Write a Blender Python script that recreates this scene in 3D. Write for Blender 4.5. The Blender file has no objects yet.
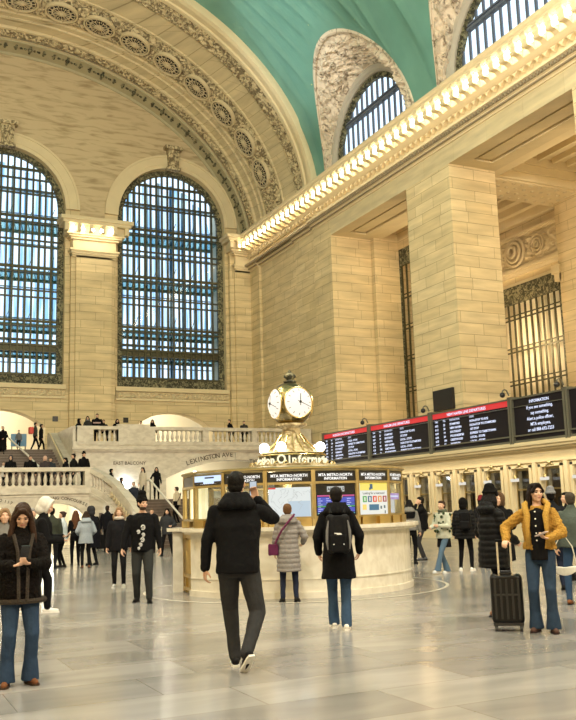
import bpy, bmesh, math, random
from math import sin, cos, pi, radians, sqrt, atan2, hypot
from mathutils import Vector, Matrix, noise
from mathutils.geometry import delaunay_2d_cdt
random.seed(7)
S = bpy.context.scene
COL = S.collection
# world frame of the hall: X runs south (to the ticket windows), Y east (to the stairs), Z up, metres
# ------------------------------------------------------------------ materials
def nt(name):
    m = bpy.data.materials.new(name); m.use_nodes = True
    return m, m.node_tree, m.node_tree.nodes['Principled BSDF']
def L(t, a, b): t.links.new(a, b)
def mat(name, col, rough=.6, metal=0., emit=None, es=1., noise_=0., scale=4., bump=0., spec=.5, coat=0.):
    m, t, p = nt(name); n = t.nodes
    p.inputs['Base Color'].default_value = (*col, 1); p.inputs['Roughness'].default_value = rough
    p.inputs['Metallic'].default_value = metal; p.inputs['Specular IOR Level'].default_value = spec
    p.inputs['Coat Weight'].default_value = coat
    if emit: p.inputs['Emission Color'].default_value = (*emit, 1); p.inputs['Emission Strength'].default_value = es
    if noise_ or bump:
        g = n.new('ShaderNodeNewGeometry') if scale > 0 else None
        tc = n.new('ShaderNodeTexCoord'); x = n.new('ShaderNodeTexNoise'); x.inputs['Scale'].default_value = scale; x.inputs['Detail'].default_value = 5
        L(t, tc.outputs['Object'], x.inputs['Vector'])
        if noise_:
            mx = n.new('ShaderNodeMix'); mx.data_type = 'RGBA'
            mx.inputs['A'].default_value = (*[c*(1-noise_) for c in col], 1); mx.inputs['B'].default_value = (*[min(1, c*(1+noise_)) for c in col], 1)
            L(t, x.outputs['Fac'], mx.inputs['Factor']); L(t, mx.outputs['Result'], p.inputs['Base Color'])
        if bump:
            b = n.new('ShaderNodeBump'); b.inputs['Strength'].default_value = bump; b.inputs['Distance'].default_value = .02
            L(t, x.outputs['Fac'], b.inputs['Height']); L(t, b.outputs['Normal'], p.inputs['Normal'])
    return m
def stone_blocks(name, c1, c2, cm, bw, bh, mortar=.012, swap=False, rough=.7, streak=.25):
    m, t, p = nt(name); n = t.nodes
    g = n.new('ShaderNodeNewGeometry'); s = n.new('ShaderNodeSeparateXYZ'); L(t, g.outputs['Position'], s.inputs[0])
    a = n.new('ShaderNodeMath'); a.operation = 'ADD'; L(t, s.outputs['X'], a.inputs[0]); L(t, s.outputs['Y'], a.inputs[1])
    c = n.new('ShaderNodeCombineXYZ')
    if swap: L(t, s.outputs['X'], c.inputs[0]); L(t, s.outputs['Y'], c.inputs[1])
    else: L(t, a.outputs[0], c.inputs[0]); L(t, s.outputs['Z'], c.inputs[1])
    b = n.new('ShaderNodeTexBrick'); L(t, c.outputs[0], b.inputs['Vector'])
    b.inputs['Scale'].default_value = 1; b.inputs['Brick Width'].default_value = bw; b.inputs['Row Height'].default_value = bh
    b.inputs['Mortar Size'].default_value = mortar; b.inputs['Mortar Smooth'].default_value = .1; b.inputs['Bias'].default_value = -.1
    b.offset = .37; b.squash = 1.45; b.squash_frequency = 3; b.offset_frequency = 2
    for k, v in (('Color1', c1), ('Color2', c2), ('Mortar', cm)): b.inputs[k].default_value = (*v, 1)
    x = n.new('ShaderNodeTexNoise'); x.inputs['Scale'].default_value = 1.; x.inputs['Detail'].default_value = 6
    mp = n.new('ShaderNodeMapping'); mp.inputs['Scale'].default_value = (.5, 3.2, 1); L(t, c.outputs[0], mp.inputs[0]); L(t, mp.outputs[0], x.inputs['Vector'])
    r = n.new('ShaderNodeMapRange'); r.inputs['From Min'].default_value = .3; r.inputs['From Max'].default_value = .7
    r.inputs['To Min'].default_value = 1-streak; r.inputs['To Max'].default_value = 1.06; L(t, x.outputs['Fac'], r.inputs['Value'])
    mx = n.new('ShaderNodeMix'); mx.data_type = 'RGBA'; mx.blend_type = 'MULTIPLY'; mx.inputs['Factor'].default_value = 1
    L(t, b.outputs['Color'], mx.inputs['A']); L(t, r.outputs[0], mx.inputs['B']); L(t, mx.outputs['Result'], p.inputs['Base Color'])
    bp = n.new('ShaderNodeBump'); bp.inputs['Strength'].default_value = .5; bp.inputs['Distance'].default_value = .02; bp.invert = True
    L(t, b.outputs['Fac'], bp.inputs['Height']); L(t, bp.outputs['Normal'], p.inputs['Normal'])
    p.inputs['Roughness'].default_value = rough
    return m
def streaky(name, ca, cb, sc=(.13, .75, 1), rough=.7, det=7, lo=.35, hi=.62):
    m, t, p = nt(name); n = t.nodes
    g = n.new('ShaderNodeNewGeometry'); s = n.new('ShaderNodeSeparateXYZ'); L(t, g.outputs['Position'], s.inputs[0])
    a = n.new('ShaderNodeMath'); L(t, s.outputs['X'], a.inputs[0]); L(t, s.outputs['Y'], a.inputs[1])
    c = n.new('ShaderNodeCombineXYZ'); L(t, a.outputs[0], c.inputs[0]); L(t, s.outputs['Z'], c.inputs[1])
    mp = n.new('ShaderNodeMapping'); mp.inputs['Scale'].default_value = sc; L(t, c.outputs[0], mp.inputs[0])
    x = n.new('ShaderNodeTexNoise'); x.inputs['Detail'].default_value = det; x.inputs['Distortion'].default_value = .6; L(t, mp.outputs[0], x.inputs['Vector'])
    r = n.new('ShaderNodeValToRGB'); r.color_ramp.elements[0].position = lo; r.color_ramp.elements[1].position = hi
    r.color_ramp.elements[0].color = (*ca, 1); r.color_ramp.elements[1].color = (*cb, 1)
    L(t, x.outputs['Fac'], r.inputs[0]); L(t, r.outputs[0], p.inputs['Base Color']); p.inputs['Roughness'].default_value = rough
    return m
M = {}
M['wall'] = stone_blocks('caen_stone', (.755, .615, .37), (.655, .52, .295), (.40, .31, .17), 1.5, .53, .013)
M['stone'] = mat('plain_stone', (.70, .59, .38), .7, noise_=.08, scale=1.5)
M['travertine'] = streaky('streaked_stone', (.36, .27, .15), (.58, .465, .29), lo=.30, hi=.52)
def patina(name, ca, cb, sc, lo=.42, hi=.58):
    m, t, p = nt(name); n = t.nodes; tc = n.new('ShaderNodeTexCoord')
    x = n.new('ShaderNodeTexNoise'); x.inputs['Scale'].default_value = sc; x.inputs['Detail'].default_value = 3; x.inputs['Distortion'].default_value = 1.5
    L(t, tc.outputs['Object'], x.inputs['Vector']); r = n.new('ShaderNodeValToRGB'); r.color_ramp.elements[0].position = lo; r.color_ramp.elements[1].position = hi
    r.color_ramp.elements[0].color = (*ca, 1); r.color_ramp.elements[1].color = (*cb, 1); L(t, x.outputs['Fac'], r.inputs[0]); L(t, r.outputs[0], p.inputs['Base Color'])
    b = n.new('ShaderNodeBump'); b.inputs['Strength'].default_value = .8; b.inputs['Distance'].default_value = .06; L(t, x.outputs['Fac'], b.inputs['Height']); L(t, b.outputs['Normal'], p.inputs['Normal'])
    p.inputs['Roughness'].default_value = .7; return m
M['gilt'] = patina('aged_carving', (.19, .145, .08), (.66, .55, .34), 3.2)
M['relief'] = mat('carved_stone', (.60, .50, .32), .75, noise_=.12, scale=3)
M['green_relief'] = mat('carved_band', (.43, .385, .25), .7, noise_=.1, scale=2)
M['white_relief'] = patina('pale_carved_plaster', (.30, .24, .18), (.70, .60, .48), 2.2, .36, .46)
M['marble'] = streaky('balcony_marble', (.51, .455, .375), (.64, .585, .49), sc=(.5, .9, 1), rough=.35)
M['white_marble'] = streaky('counter_marble', (.62, .57, .47), (.72, .68, .58), sc=(1.2, .9, 1), rough=.25)
M['room'] = mat('cream_plaster', (.85, .78, .6), .8)
M['bronze'] = mat('dark_green_bronze', (.075, .07, .038), .5, .5, noise_=.35, scale=3)
M['bronze_o'] = patina('ornate_bronze', (.035, .035, .02), (.26, .24, .14), 4.5, .45, .62)
M['brass'] = mat('polished_brass', (.62, .47, .21), .28, 1.)
M['brass_d'] = mat('aged_brass', (.50, .40, .2), .36, 1., noise_=.3, scale=8)
M['dark'] = mat('black_panel', (.012, .012, .014), .3)
M['steel'] = mat('grey_steel', (.16, .155, .12), .45, .4)
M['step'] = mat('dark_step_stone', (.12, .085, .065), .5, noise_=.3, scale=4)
M['ink'] = mat('carved_letter', (.10, .08, .06), .8)
def glass(name, tint, rough=.05, f=.12):
    m = bpy.data.materials.new(name); m.use_nodes = True; t = m.node_tree; n = t.nodes; n.clear()
    o = n.new('ShaderNodeOutputMaterial'); a = n.new('ShaderNodeBsdfTransparent'); a.inputs[0].default_value = (*tint, 1)
    b = n.new('ShaderNodeBsdfGlossy'); b.inputs['Roughness'].default_value = rough; x = n.new('ShaderNodeMixShader'); x.inputs[0].default_value = f
    L(t, a.outputs[0], x.inputs[1]); L(t, b.outputs[0], x.inputs[2]); L(t, x.outputs[0], o.inputs[0]); return m
def ribbed():
    m = bpy.data.materials.new('streaked_glass'); m.use_nodes = True; t = m.node_tree; n = t.nodes; n.clear(); o = n.new('ShaderNodeOutputMaterial')
    a = n.new('ShaderNodeBsdfTransparent'); g = n.new('ShaderNodeNewGeometry'); mp = n.new('ShaderNodeMapping'); mp.inputs['Scale'].default_value = (4.2, .1, .22); L(t, g.outputs['Position'], mp.inputs[0])
    x = n.new('ShaderNodeTexNoise'); x.inputs['Scale'].default_value = 1.; x.inputs['Detail'].default_value = 3; L(t, mp.outputs[0], x.inputs['Vector'])
    r = n.new('ShaderNodeValToRGB'); r.color_ramp.elements[0].position = .40; r.color_ramp.elements[1].position = .56; r.color_ramp.elements[0].color = (.34, .55, .78, 1); r.color_ramp.elements[1].color = (1, 1, 1, 1)
    L(t, x.outputs['Fac'], r.inputs[0]); L(t, r.outputs[0], a.inputs[0]); L(t, a.outputs[0], o.inputs[0]); return m
M['streaked_glass'] = ribbed()
M['glass'] = glass('window_glass', (.93, .97, 1), f=.05)
M['booth_glass'] = glass('booth_glass', (.9, .93, .95), f=.15)
M['walk_glass'] = glass('walkway_glass', (.55, .72, .72), f=.1, rough=.3)
def teal():
    m, t, p = nt('teal_vault'); n = t.nodes; g = n.new('ShaderNodeNewGeometry')
    x = n.new('ShaderNodeTexNoise'); x.inputs['Scale'].default_value = .5; x.inputs['Detail'].default_value = 8; L(t, g.outputs['Position'], x.inputs['Vector'])
    r = n.new('ShaderNodeValToRGB'); r.color_ramp.elements[0].position = .2; r.color_ramp.elements[1].position = .8
    r.color_ramp.elements[0].color = (.125, .29, .245, 1); r.color_ramp.elements[1].color = (.19, .41, .35, 1)
    L(t, x.outputs['Fac'], r.inputs[0]); L(t, r.outputs[0], p.inputs['Base Color']); p.inputs['Roughness'].default_value = .45; return m
M['teal'] = teal()
M['gold'] = mat('gold_paint', (.42, .52, .28), .5)
def floor_mat():
    m, t, p = nt('tennessee_marble_floor'); n = t.nodes; g = n.new('ShaderNodeNewGeometry')
    b = n.new('ShaderNodeTexBrick'); mp = n.new('ShaderNodeMapping'); L(t, g.outputs['Position'], mp.inputs[0]); L(t, mp.outputs[0], b.inputs['Vector'])
    b.inputs['Scale'].default_value = 1; b.inputs['Brick Width'].default_value = 1.9; b.inputs['Row Height'].default_value = .8
    b.inputs['Mortar Size'].default_value = .006; b.inputs['Bias'].default_value = -.15
    b.offset = .5; b.squash = .6; b.squash_frequency = 3
    b.inputs['Color1'].default_value = (.30, .285, .27, 1); b.inputs['Color2'].default_value = (.205, .193, .182, 1); b.inputs['Mortar'].default_value = (.2, .18, .15, 1)
    x = n.new('ShaderNodeTexNoise'); x.inputs['Scale'].default_value = .9; x.inputs['Detail'].default_value = 8; x.inputs['Distortion'].default_value = 1.2
    m2 = n.new('ShaderNodeMapping'); m2.inputs['Scale'].default_value = (.5, 2, 1); m2.inputs['Rotation'].default_value = (0, 0, .4); L(t, g.outputs['Position'], m2.inputs[0]); L(t, m2.outputs[0], x.inputs['Vector'])
    r = n.new('ShaderNodeMapRange'); r.inputs['From Min'].default_value = .35; r.inputs['From Max'].default_value = .65; r.inputs['To Min'].default_value = .82; r.inputs['To Max'].default_value = 1.1
    L(t, x.outputs['Fac'], r.inputs[0]); mx = n.new('ShaderNodeMix'); mx.data_type = 'RGBA'; mx.blend_type = 'MULTIPLY'; mx.inputs['Factor'].default_value = 1
    L(t, b.outputs['Color'], mx.inputs['A']); L(t, r.outputs[0], mx.inputs['B']); L(t, mx.outputs['Result'], p.inputs['Base Color'])
    x2 = n.new('ShaderNodeTexNoise'); x2.inputs['Scale'].default_value = 1.3; x2.inputs['Detail'].default_value = 4; L(t, g.outputs['Position'], x2.inputs['Vector'])
    r2 = n.new('ShaderNodeMapRange'); r2.inputs['To Min'].default_value = .10; r2.inputs['To Max'].default_value = .30; L(t, x2.outputs['Fac'], r2.inputs[0]); L(t, r2.outputs[0], p.inputs['Roughness'])
    p.inputs['Specular IOR Level'].default_value = .6
    return m
M['floor'] = floor_mat()
def lamp(name, col, s): return mat(name, (.04, .04, .04) if 'screen' in name or 'row' in name else (.15, .15, .15) if ('screen' in name or 'light' in name or 'backlit' in name) else (.9, .9, .9), .5, emit=col, es=s, spec=.25)
M['bulb'] = lamp('lit_bulb', (1, .84, .60), 19)
M['globe'] = lamp('lit_globe', (1, .93, .82), 7)
M['dial'] = lamp('opal_dial_light', (1, .93, .80), .95)
M['letters_lit'] = lamp('letters_light', (1, .92, .62), 1.0)
M['screen_white'] = lamp('screen_text', (.72, .78, 1), 1.25)
M['screen_red'] = lamp('screen_red', (.8, .02, .03), .9)
M['screen_dark'] = mat('screen_dark', (.006, .005, .006), .5, emit=(.02, .014, .015), es=.3, spec=.2)
M['shade_line'] = mat('shade_toned_moulding', (.31, .25, .165), .8, noise_=.2, scale=3)  # dark tone puts the line shadows of dentils and fillets into the colour

# ------------------------------------------------------------------ mesh helpers
class MB:
    def __init__(s): s.v = []; s.f = []
    def add(s, vs, fs):
        k = len(s.v); s.v += [tuple(v) for v in vs]; s.f += [tuple(i+k for i in f) for f in fs]; return s
    def box(s, x0, x1, y0, y1, z0, z1):
        return s.add([(x0,y0,z0),(x1,y0,z0),(x1,y1,z0),(x0,y1,z0),(x0,y0,z1),(x1,y0,z1),(x1,y1,z1),(x0,y1,z1)],
                     [(0,3,2,1),(4,5,6,7),(0,1,5,4),(1,2,6,5),(2,3,7,6),(3,0,4,7)])
    def bar(s, a, b, w, d=None, up=(0,0,1)):
        a = Vector(a); b = Vector(b); d = d or w; t = (b-a).normalized(); u = Vector(up)
        if abs(t.dot(u)) > .98: u = Vector((1,0,0)) if abs(t.x) < .9 else Vector((0,1,0))
        r = t.cross(u).normalized()*w/2; q = r.cross(t).normalized()*d/2
        vs = [a-r-q, a+r-q, a+r+q, a-r+q, b-r-q, b+r-q, b+r+q, b-r+q]
        return s.add(vs, [(0,1,2,3),(7,6,5,4),(4,5,1,0),(5,6,2,1),(6,7,3,2),(7,4,0,3)])
    def tube(s, pts, rs, n=8, cap=True):
        pts = [Vector(p) for p in pts]; rs = rs if isinstance(rs, (list, tuple)) else [rs]*len(pts); vs = []; fs = []
        ref = None
        for i, p in enumerate(pts):
            t = (pts[min(i+1, len(pts)-1)]-pts[max(i-1, 0)]).normalized()
            if ref is None: ref = Vector((0,0,1)) if abs(t.z) < .9 else Vector((1,0,0))
            a = t.cross(ref).normalized(); b = a.cross(t).normalized(); ref = b
            for k in range(n): vs.append(p+(a*cos(2*pi*k/n)+b*sin(2*pi*k/n))*rs[i])
        for i in range(len(pts)-1):
            for k in range(n): fs.append((i*n+k, i*n+(k+1)%n, (i+1)*n+(k+1)%n, (i+1)*n+k))
        if cap: fs.append(tuple(range(n-1, -1, -1))); fs.append(tuple((len(pts)-1)*n+k for k in range(n)))
        return s.add(vs, fs)
    def lathe(s, prof, c=(0,0,0), n=16, a0=0., a1=2*pi):
        full = abs(a1-a0-2*pi) < 1e-6; m = n if full else n+1; vs = []; fs = []
        for r, z in prof:
            for k in range(m):
                a = a0+(a1-a0)*k/n; vs.append((c[0]+r*cos(a), c[1]+r*sin(a), c[2]+z))
        for i in range(len(prof)-1):
            for k in range(n if not full else m):
                k2 = (k+1) % m; fs.append((i*m+k, i*m+k2, (i+1)*m+k2, (i+1)*m+k))
        if full: fs.append(tuple(range(m-1, -1, -1))); fs.append(tuple((len(prof)-1)*m+k for k in range(m)))
        return s.add(vs, fs)
    def sph(s, c, r, n=12, sc=(1,1,1)):
        prof = [(r*sin(pi*i/n), -r*cos(pi*i/n)) for i in range(n+1)]
        prof[0] = (r*.01, -r); prof[-1] = (r*.01, r); b = MB().lathe(prof, (0,0,0), n*2 if n < 10 else n+6)
        return s.add([(c[0]+x*sc[0], c[1]+y*sc[1], c[2]+z*sc[2]) for x, y, z in b.v], b.f)
    def prism(s, poly, f0, f1):
        n = len(poly); vs = [f0(*p) for p in poly]+[f1(*p) for p in poly]
        return s.add(vs, [tuple(range(n))]+[tuple(range(2*n-1, n-1, -1))]+[(i, i+n, (i+1)%n+n, (i+1)%n) for i in range(n)])
    def sweep(s, prof, path, closed=True):
        # prof: list of points per station given by callables path[i](a, b)
        n = len(prof); vs = []; fs = []
        for P in path: vs += [P(a, b) for a, b in prof]
        for i in range(len(path)-1):
            for k in range(n if closed else n-1): fs.append((i*n+k, i*n+(k+1)%n, (i+1)*n+(k+1)%n, (i+1)*n+k))
        if closed: fs += [tuple(range(n-1, -1, -1)), tuple((len(path)-1)*n+k for k in range(n))]
        return s.add(vs, fs)
    def grid(s, fn, nu, nv):
        vs = [fn(i/nu, j/nv) for i in range(nu+1) for j in range(nv+1)]
        return s.add(vs, [(i*(nv+1)+j, i*(nv+1)+j+1, (i+1)*(nv+1)+j+1, (i+1)*(nv+1)+j) for i in range(nu) for j in range(nv)])
    def build(s, name, m, parent=None, smooth=False, loc=None, fix=True):
        me = bpy.data.meshes.new(name); me.from_pydata(s.v, [], s.f)
        if fix:
            bm = bmesh.new(); bm.from_mesh(me); bmesh.ops.recalc_face_normals(bm, faces=bm.faces); bm.to_mesh(me); bm.free()
        if loc is not None: me.transform(Matrix.Translation(-Vector(loc)))
        me.materials.append(m if not isinstance(m, str) else M[m])
        if smooth:
            for p in me.polygons: p.use_smooth = True
        o = bpy.data.objects.new(name, me); COL.objects.link(o)
        if loc is not None: o.location = loc
        if parent: o.parent = parent
        return o
def tag(o, label=None, cat=None, group=None, kind=None):
    for k, v in (('label', label), ('category', cat), ('group', group), ('kind', kind)):
        if v: o[k] = v
    return o
def empty(name, loc=(0,0,0), rz=0., label=None, cat=None, group=None, kind=None):
    o = bpy.data.objects.new(name, None); COL.objects.link(o); o.location = loc; o.rotation_euler = (0,0,rz); o.empty_display_size = .1
    return tag(o, label, cat, group, kind)
def struct(o): o['kind'] = 'structure'; return o
def copy_tree(o, parent=None):
    c = o.copy(); COL.objects.link(c); c.parent = parent
    for ch in list(o.children): copy_tree(ch, c)
    return c
def text_mesh(body, size, name, m, parent=None, mw=None, ext=.0, align='CENTER', bold=0., sx=1.):
    cu = bpy.data.curves.new('t', 'FONT'); cu.body = body; cu.size = size; cu.align_x = align; cu.extrude = ext; cu.offset = bold; cu.resolution_u = 2
    to = bpy.data.objects.new('t', cu); COL.objects.link(to)
    dg = bpy.context.evaluated_depsgraph_get(); me = bpy.data.meshes.new_from_object(to.evaluated_get(dg)); bpy.data.objects.remove(to); bpy.data.curves.remove(cu)
    me.materials.clear(); me.materials.append(M[m] if isinstance(m, str) else m)
    me.transform(Matrix.Diagonal((sx,1,1,1)))
    if mw is not None: me.transform(mw)
    o = bpy.data.objects.new(name, me); COL.objects.link(o)
    if parent: o.parent = parent
    return o
def frame_mw(origin, right, up):
    r = Vector(right).normalized(); u = Vector(up).normalized(); n = r.cross(u)
    m = Matrix((r, u, n)).transposed().to_4x4(); m.translation = Vector(origin); return m
def cdt(outer, holes, fn, extra=()):
    pts = []; edges = []
    for lp in [outer]+holes:
        k = len(pts); pts += [Vector(p) for p in lp]; edges += [(k+i, k+(i+1) % len(lp)) for i in range(len(lp))]
    pts += [Vector(p) for p in extra]
    v, e, f, *_ = delaunay_2d_cdt(pts, edges, [], 0, 1e-5)
    def inside(p, lp):
        c = False; n = len(lp)
        for i in range(n):
            x1, y1 = lp[i]; x2, y2 = lp[(i+1) % n]
            if (y1 > p[1]) != (y2 > p[1]) and p[0] < (x2-x1)*(p[1]-y1)/(y2-y1)+x1: c = not c
        return c
    fs = []
    for t in f:
        c = (sum(v[i][0] for i in t)/len(t), sum(v[i][1] for i in t)/len(t))
        if inside(c, outer) and not any(inside(c, h) for h in holes): fs.append(tuple(t))
    return [fn(*p) for p in v], fs
def N(x, y, z=0., o=3): return noise.fractal((x, y, z), 1., 2., o)

# ------------------------------------------------------------------ camera
cam = bpy.data.objects.new('camera', bpy.data.cameras.new('camera')); COL.objects.link(cam); S.camera = cam
yaw, pit, rol, F = .45069, .16734, .029268, 882.37
f = Vector((sin(yaw)*cos(pit), cos(yaw)*cos(pit), sin(pit))); r = Vector((cos(yaw), -sin(yaw), 0)); u = r.cross(f)
r2 = cos(rol)*r-sin(rol)*u; u2 = sin(rol)*r+cos(rol)*u
mw = Matrix((r2, u2, -f)).transposed().to_4x4(); mw.translation = (0, 0, 1.45); cam.matrix_world = mw
cam.data.sensor_fit = 'VERTICAL'; cam.data.sensor_height = 24; cam.data.lens = F/720*24; cam.data.clip_end = 300; cam.data.clip_start = .1
S.view_settings.view_transform = 'Standard'; S.view_settings.look = 'None'; S.view_settings.gamma = 1; S.view_settings.exposure = 0.
S.cycles.max_bounces = 7; S.cycles.diffuse_bounces = 4; S.cycles.glossy_bounces = 4; S.cycles.transparent_max_bounces = 12
S.cycles.sample_clamp_indirect = 6; S.cycles.sample_clamp_direct = 0; S.cycles.caustics_reflective = False; S.cycles.use_denoising = True

# ------------------------------------------------------------------ hall geometry constants
XS, YE, XN, YW, XC = 24., 55.9, -9.2, -24., 7.4
def ell(t, a, b, z0): return (XC+a*cos(t), z0+b*sin(t))
A0, B0, Z0 = 16.4, 12.5, 19.     # east end of the soffit
A1, B1, Z1 = 16.9, 13.3, 20.     # where the soffit meets the vault
YV = 45.4

# floor
struct(MB().box(-12, 36, YW-2, 62, -.3, 0).build('floor', 'floor'))
# ring of pale stone let into the floor round the booth
BC = (7.46, 15.36)
_r = MB(); _n = 72
for _k in range(_n): _r.v += [(BC[0]+_q*cos(2*pi*_k/_n), BC[1]+_q*sin(2*pi*_k/_n), .004) for _q in (2.78, 2.84)]
_r.f = [(2*_k, 2*((_k+1) % _n), 2*((_k+1) % _n)+1, 2*_k+1) for _k in range(_n)]
_r.build('trim_floor_ring', 'white_marble')['kind'] = 'structure'

# ---- east wall
WC = [(-3.7, 21.2), (7.4, 21.2), (18.5, 21.2)]; WR = 3.82; ZS = 9.6
def win_loop(xc, zc, r=WR, z0=ZS, n=28): return [(xc-r, z0)]+[(xc-r*cos(pi*i/n), zc+r*sin(pi*i/n)) for i in range(n+1)]+[(xc+r, z0)]
def low_arch(xc, hw, z0, zs, zt, n=16): # segmental arch, counter order left-bottom .. right-bottom
    h = zt-zs; R = (hw*hw+h*h)/(2*h); c = zt-R; a = math.asin(hw/R)
    return [(xc-hw, z0)]+[(xc+R*sin(-a+2*a*i/n), c+R*cos(-a+2*a*i/n)) for i in range(n+1)]+[(xc+hw, z0)]
t0 = math.asin((20.3-Z0)/B0)
outer = [(XN, 0)]+[(XN, 20.3)]+[ell(pi-t0-(pi-2*t0)*i/60, A0, B0, Z0) for i in range(61)]+[(XS+.4, 20.3), (XS+.4, 0)]
la = [low_arch(x, 2.75, 5.1, 6.9, 8.0) for x in (-3.7, 7.4, 18.5)]
holes = [win_loop(*c) for c in WC]+la
vs, fs = cdt([(x, z) for x, z in outer], holes, lambda x, z: (x, YE, z))
w = MB().add(vs, [q for q in fs])
struct(w.build('wall_east', 'wall'))
# lunette skin of streaked stone above the capitals
o2 = [(XN, 20.9)]+[ell(pi-t0-(pi-2*t0)*i/60, A0, B0, Z0) for i in range(61)]+[(XS, 20.9)]
h2 = [[(x-r*cos(pi*i/28)*1.0, 21.2+r*sin(pi*i/28)) for i in range(29)]+[(x+r, 20.8), (x-r, 20.8)] for x, _ in WC for r in (4.72,)]
vs, fs = cdt(o2, h2, lambda x, z: (x, YE-.06, z)); struct(MB().add(vs, fs).build('trim_east_lunette', 'travertine'))
rev = MB(); ring = MB(); rim = MB(); key = MB()
for lp in holes:
    n = len(lp)
    for i in range(n):
        (x, z), (x2, z2) = lp[i], lp[(i+1) % n]
        rev.add([(x, YE-.01, z), (x2, YE-.01, z2), (x2, YE+1.1, z2), (x, YE+1.1, z)], [(0,1,2,3)])
for k, (xc, zc) in enumerate(WC):
    path = []
    for i in range(49):
        a = pi*i/48; path.append(lambda p, q, a=a: (xc-p*cos(a), YE-q, zc+p*sin(a)))
    ring.sweep([(WR-.02, -.4), (WR-.02, .12), (4.05, .12), (4.05, .16), (4.58, .16), (4.58, .22), (4.72, .22), (4.72, -.01)], path)
    # keystone console
    key.add(*(lambda b: (b.v, b.f))(MB().prism([(xc-.32, zc+WR-.15), (xc+.32, zc+WR-.15), (xc+.45, zc+5.15), (xc-.45, zc+5.15)], lambda x, z: (x, YE, z), lambda x, z: (x, YE-.42, z))))
    key.box(xc-.62, xc+.62, YE-.62, YE, zc+5.08, zc+5.32); key.box(xc-.5, xc+.5, YE-.5, YE, zc+3.62, zc+3.8)
    for j in range(3): key.tube([(xc-.3+.3*j, YE-.44, zc+3.8), (xc-.32+.32*j, YE-.46, zc+5.)], .07, 6)
struct(rev.build('trim_east_reveal', 'stone')); struct(ring.build('trim_east_archivolt', 'stone', fix=True)); struct(key.build('trim_east_keystone', 'gilt'))

# relief strip helper: fine displaced grid
def relief(name, fn, nu, nv, m, amp, fu, fv, kind='leaf', parent=None, seed=0.):
    """fn(u,v)->(point, normal); displacement follows a foliage-like wave plus noise"""
    def g(u, v):
        p, nn = fn(u, v); a = u*fu; b = v*fv
        e = min(1, min(v, 1-v)*6)
        h = abs(sin(a*pi+1.6*sin(b*pi+a)))*.5+abs(N(a*1.7+seed, b*1.7, seed))*.9
        return Vector(p)+Vector(nn)*(h*amp*e)
    return MB().grid(g, nu, nv).build(name, m, parent, smooth=False, fix=False)

# sill frieze under the windows, the wall piers and their capitals
sill = MB(); band = []
for xc, _ in WC:
    sill.box(xc-3.95, xc+3.95, YE-.22, YE+.3, 9.32, 9.6); sill.box(xc-3.95, xc+3.95, YE-.12, YE, 8.72, 8.86)
struct(sill.build('trim_window_sill', 'stone'))
for xc in (7.4, 18.5):
    struct(relief('trim_sill_frieze', lambda u, v, xc=xc: ((xc-3.9+7.8*u, YE-.05, 8.86+.46*v), (0,-1,0)), 160, 8, 'relief', .13, 26, 1))
def entab(b, x0, x1, y):   # capital of a wall pier facing the camera, front at y
    b.box(x0+.02, x1-.02, y-.0, YE, 17.9, 18.0)
    for k, (d, z0, z1) in enumerate([(.10, 18.0, 18.12), (.18, 18.12, 18.28), (.26, 18.28, 18.42), (.06, 18.42, 19.05), (.22, 19.05, 19.18), (.36, 19.18, 19.3)]):
        b.box(x0-d+.1, x1+d-.1, y-d, YE, z0, z1)
    b.box(x0-.75, x1+.75, y-.9, YE, 19.9, 20.1); b.box(x0-.9, x1+.9, y-1., YE, 20.1, 20.34)
    b.box(x0-.45, x1+.45, y-.5, YE, 19.3, 19.9)
    n = 6
    for i in range(n): 
        x = x0-.5+(x1-x0+1.)*i/(n-1); b.box(x-.13, x+.13, y-.84, y-.4, 19.4, 19.9)
pier = MB(); cap = MB()
for x0, x1 in ((11.55, 14.45), (.35, 3.25)):
    pier.box(x0, x1, YE-.35, YE, 0, 17.); pier.box(x0+.28, x1-.28, YE-.55, YE, 0, 18.); pier.box(x0, x1, YE-.35, YE, 17., 19.6)
    entab(cap, x0, x1, YE-.55)
pier.box(22.55, 24.2, YE-.35, YE, 0, 19.6); pier.box(22.85, 24.2, YE-.55, YE, 0, 18.); entab(cap, 22.85, 24.6, YE-.55)
pier.box(XN, -7.75, YE-.35, YE, 0, 19.6)
struct(pier.build('wall_east_piers', 'wall')); struct(cap.build('trim_pier_capitals', 'stone'))
vent = MB()
for x in (10.75, 15.25): vent.box(x-.17, x+.17, YE-.02, YE+.02, 7.27, 7.6)
struct(vent.build('trim_wall_vents', 'dark'))

# ---- soffit of the great east arch, profile in (Y, drop), swept round
def soff(t, y, d=0.):
    k = (y-YV)/(YE-YV); a = A1+(A0-A1)*k-d; b = B1+(B0-B1)*k-d; z0 = Z1+(Z0-Z1)*k
    return Vector((XC+a*cos(t), y, z0+b*sin(t)))
NT = 120
def tr(i, n=NT, lo=.03): return lo+(pi-2*lo)*i/n
def soffit_strip(name, prof, m):
    b = MB(); n = len(prof)
    for i in range(NT+1): b.v += [tuple(soff(tr(i), y, d)) for y, d in prof]
    for i in range(NT):
        for k in range(n-1): b.f.append((i*n+k, (i+1)*n+k, (i+1)*n+k+1, i*n+k+1))
    return struct(b.build(name, m))
soffit_strip('trim_soffit_edge', [(YE-.02, 0), (YE-.02, .28), (YE-.14, .28), (YE-.16, .12), (54.62, .12), (54.58, .24), (54.46, .24), (54.44, .05)], 'green_relief')
soffit_strip('trim_soffit_stone', [(54.44, .05), (54.4, .16), (54.3, .16)], 'stone')
m_arch = stone_blocks('arch_blocks', (.70, .585, .37), (.655, .54, .33), (.44, .35, .2), 1.5, .5, .014)
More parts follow.
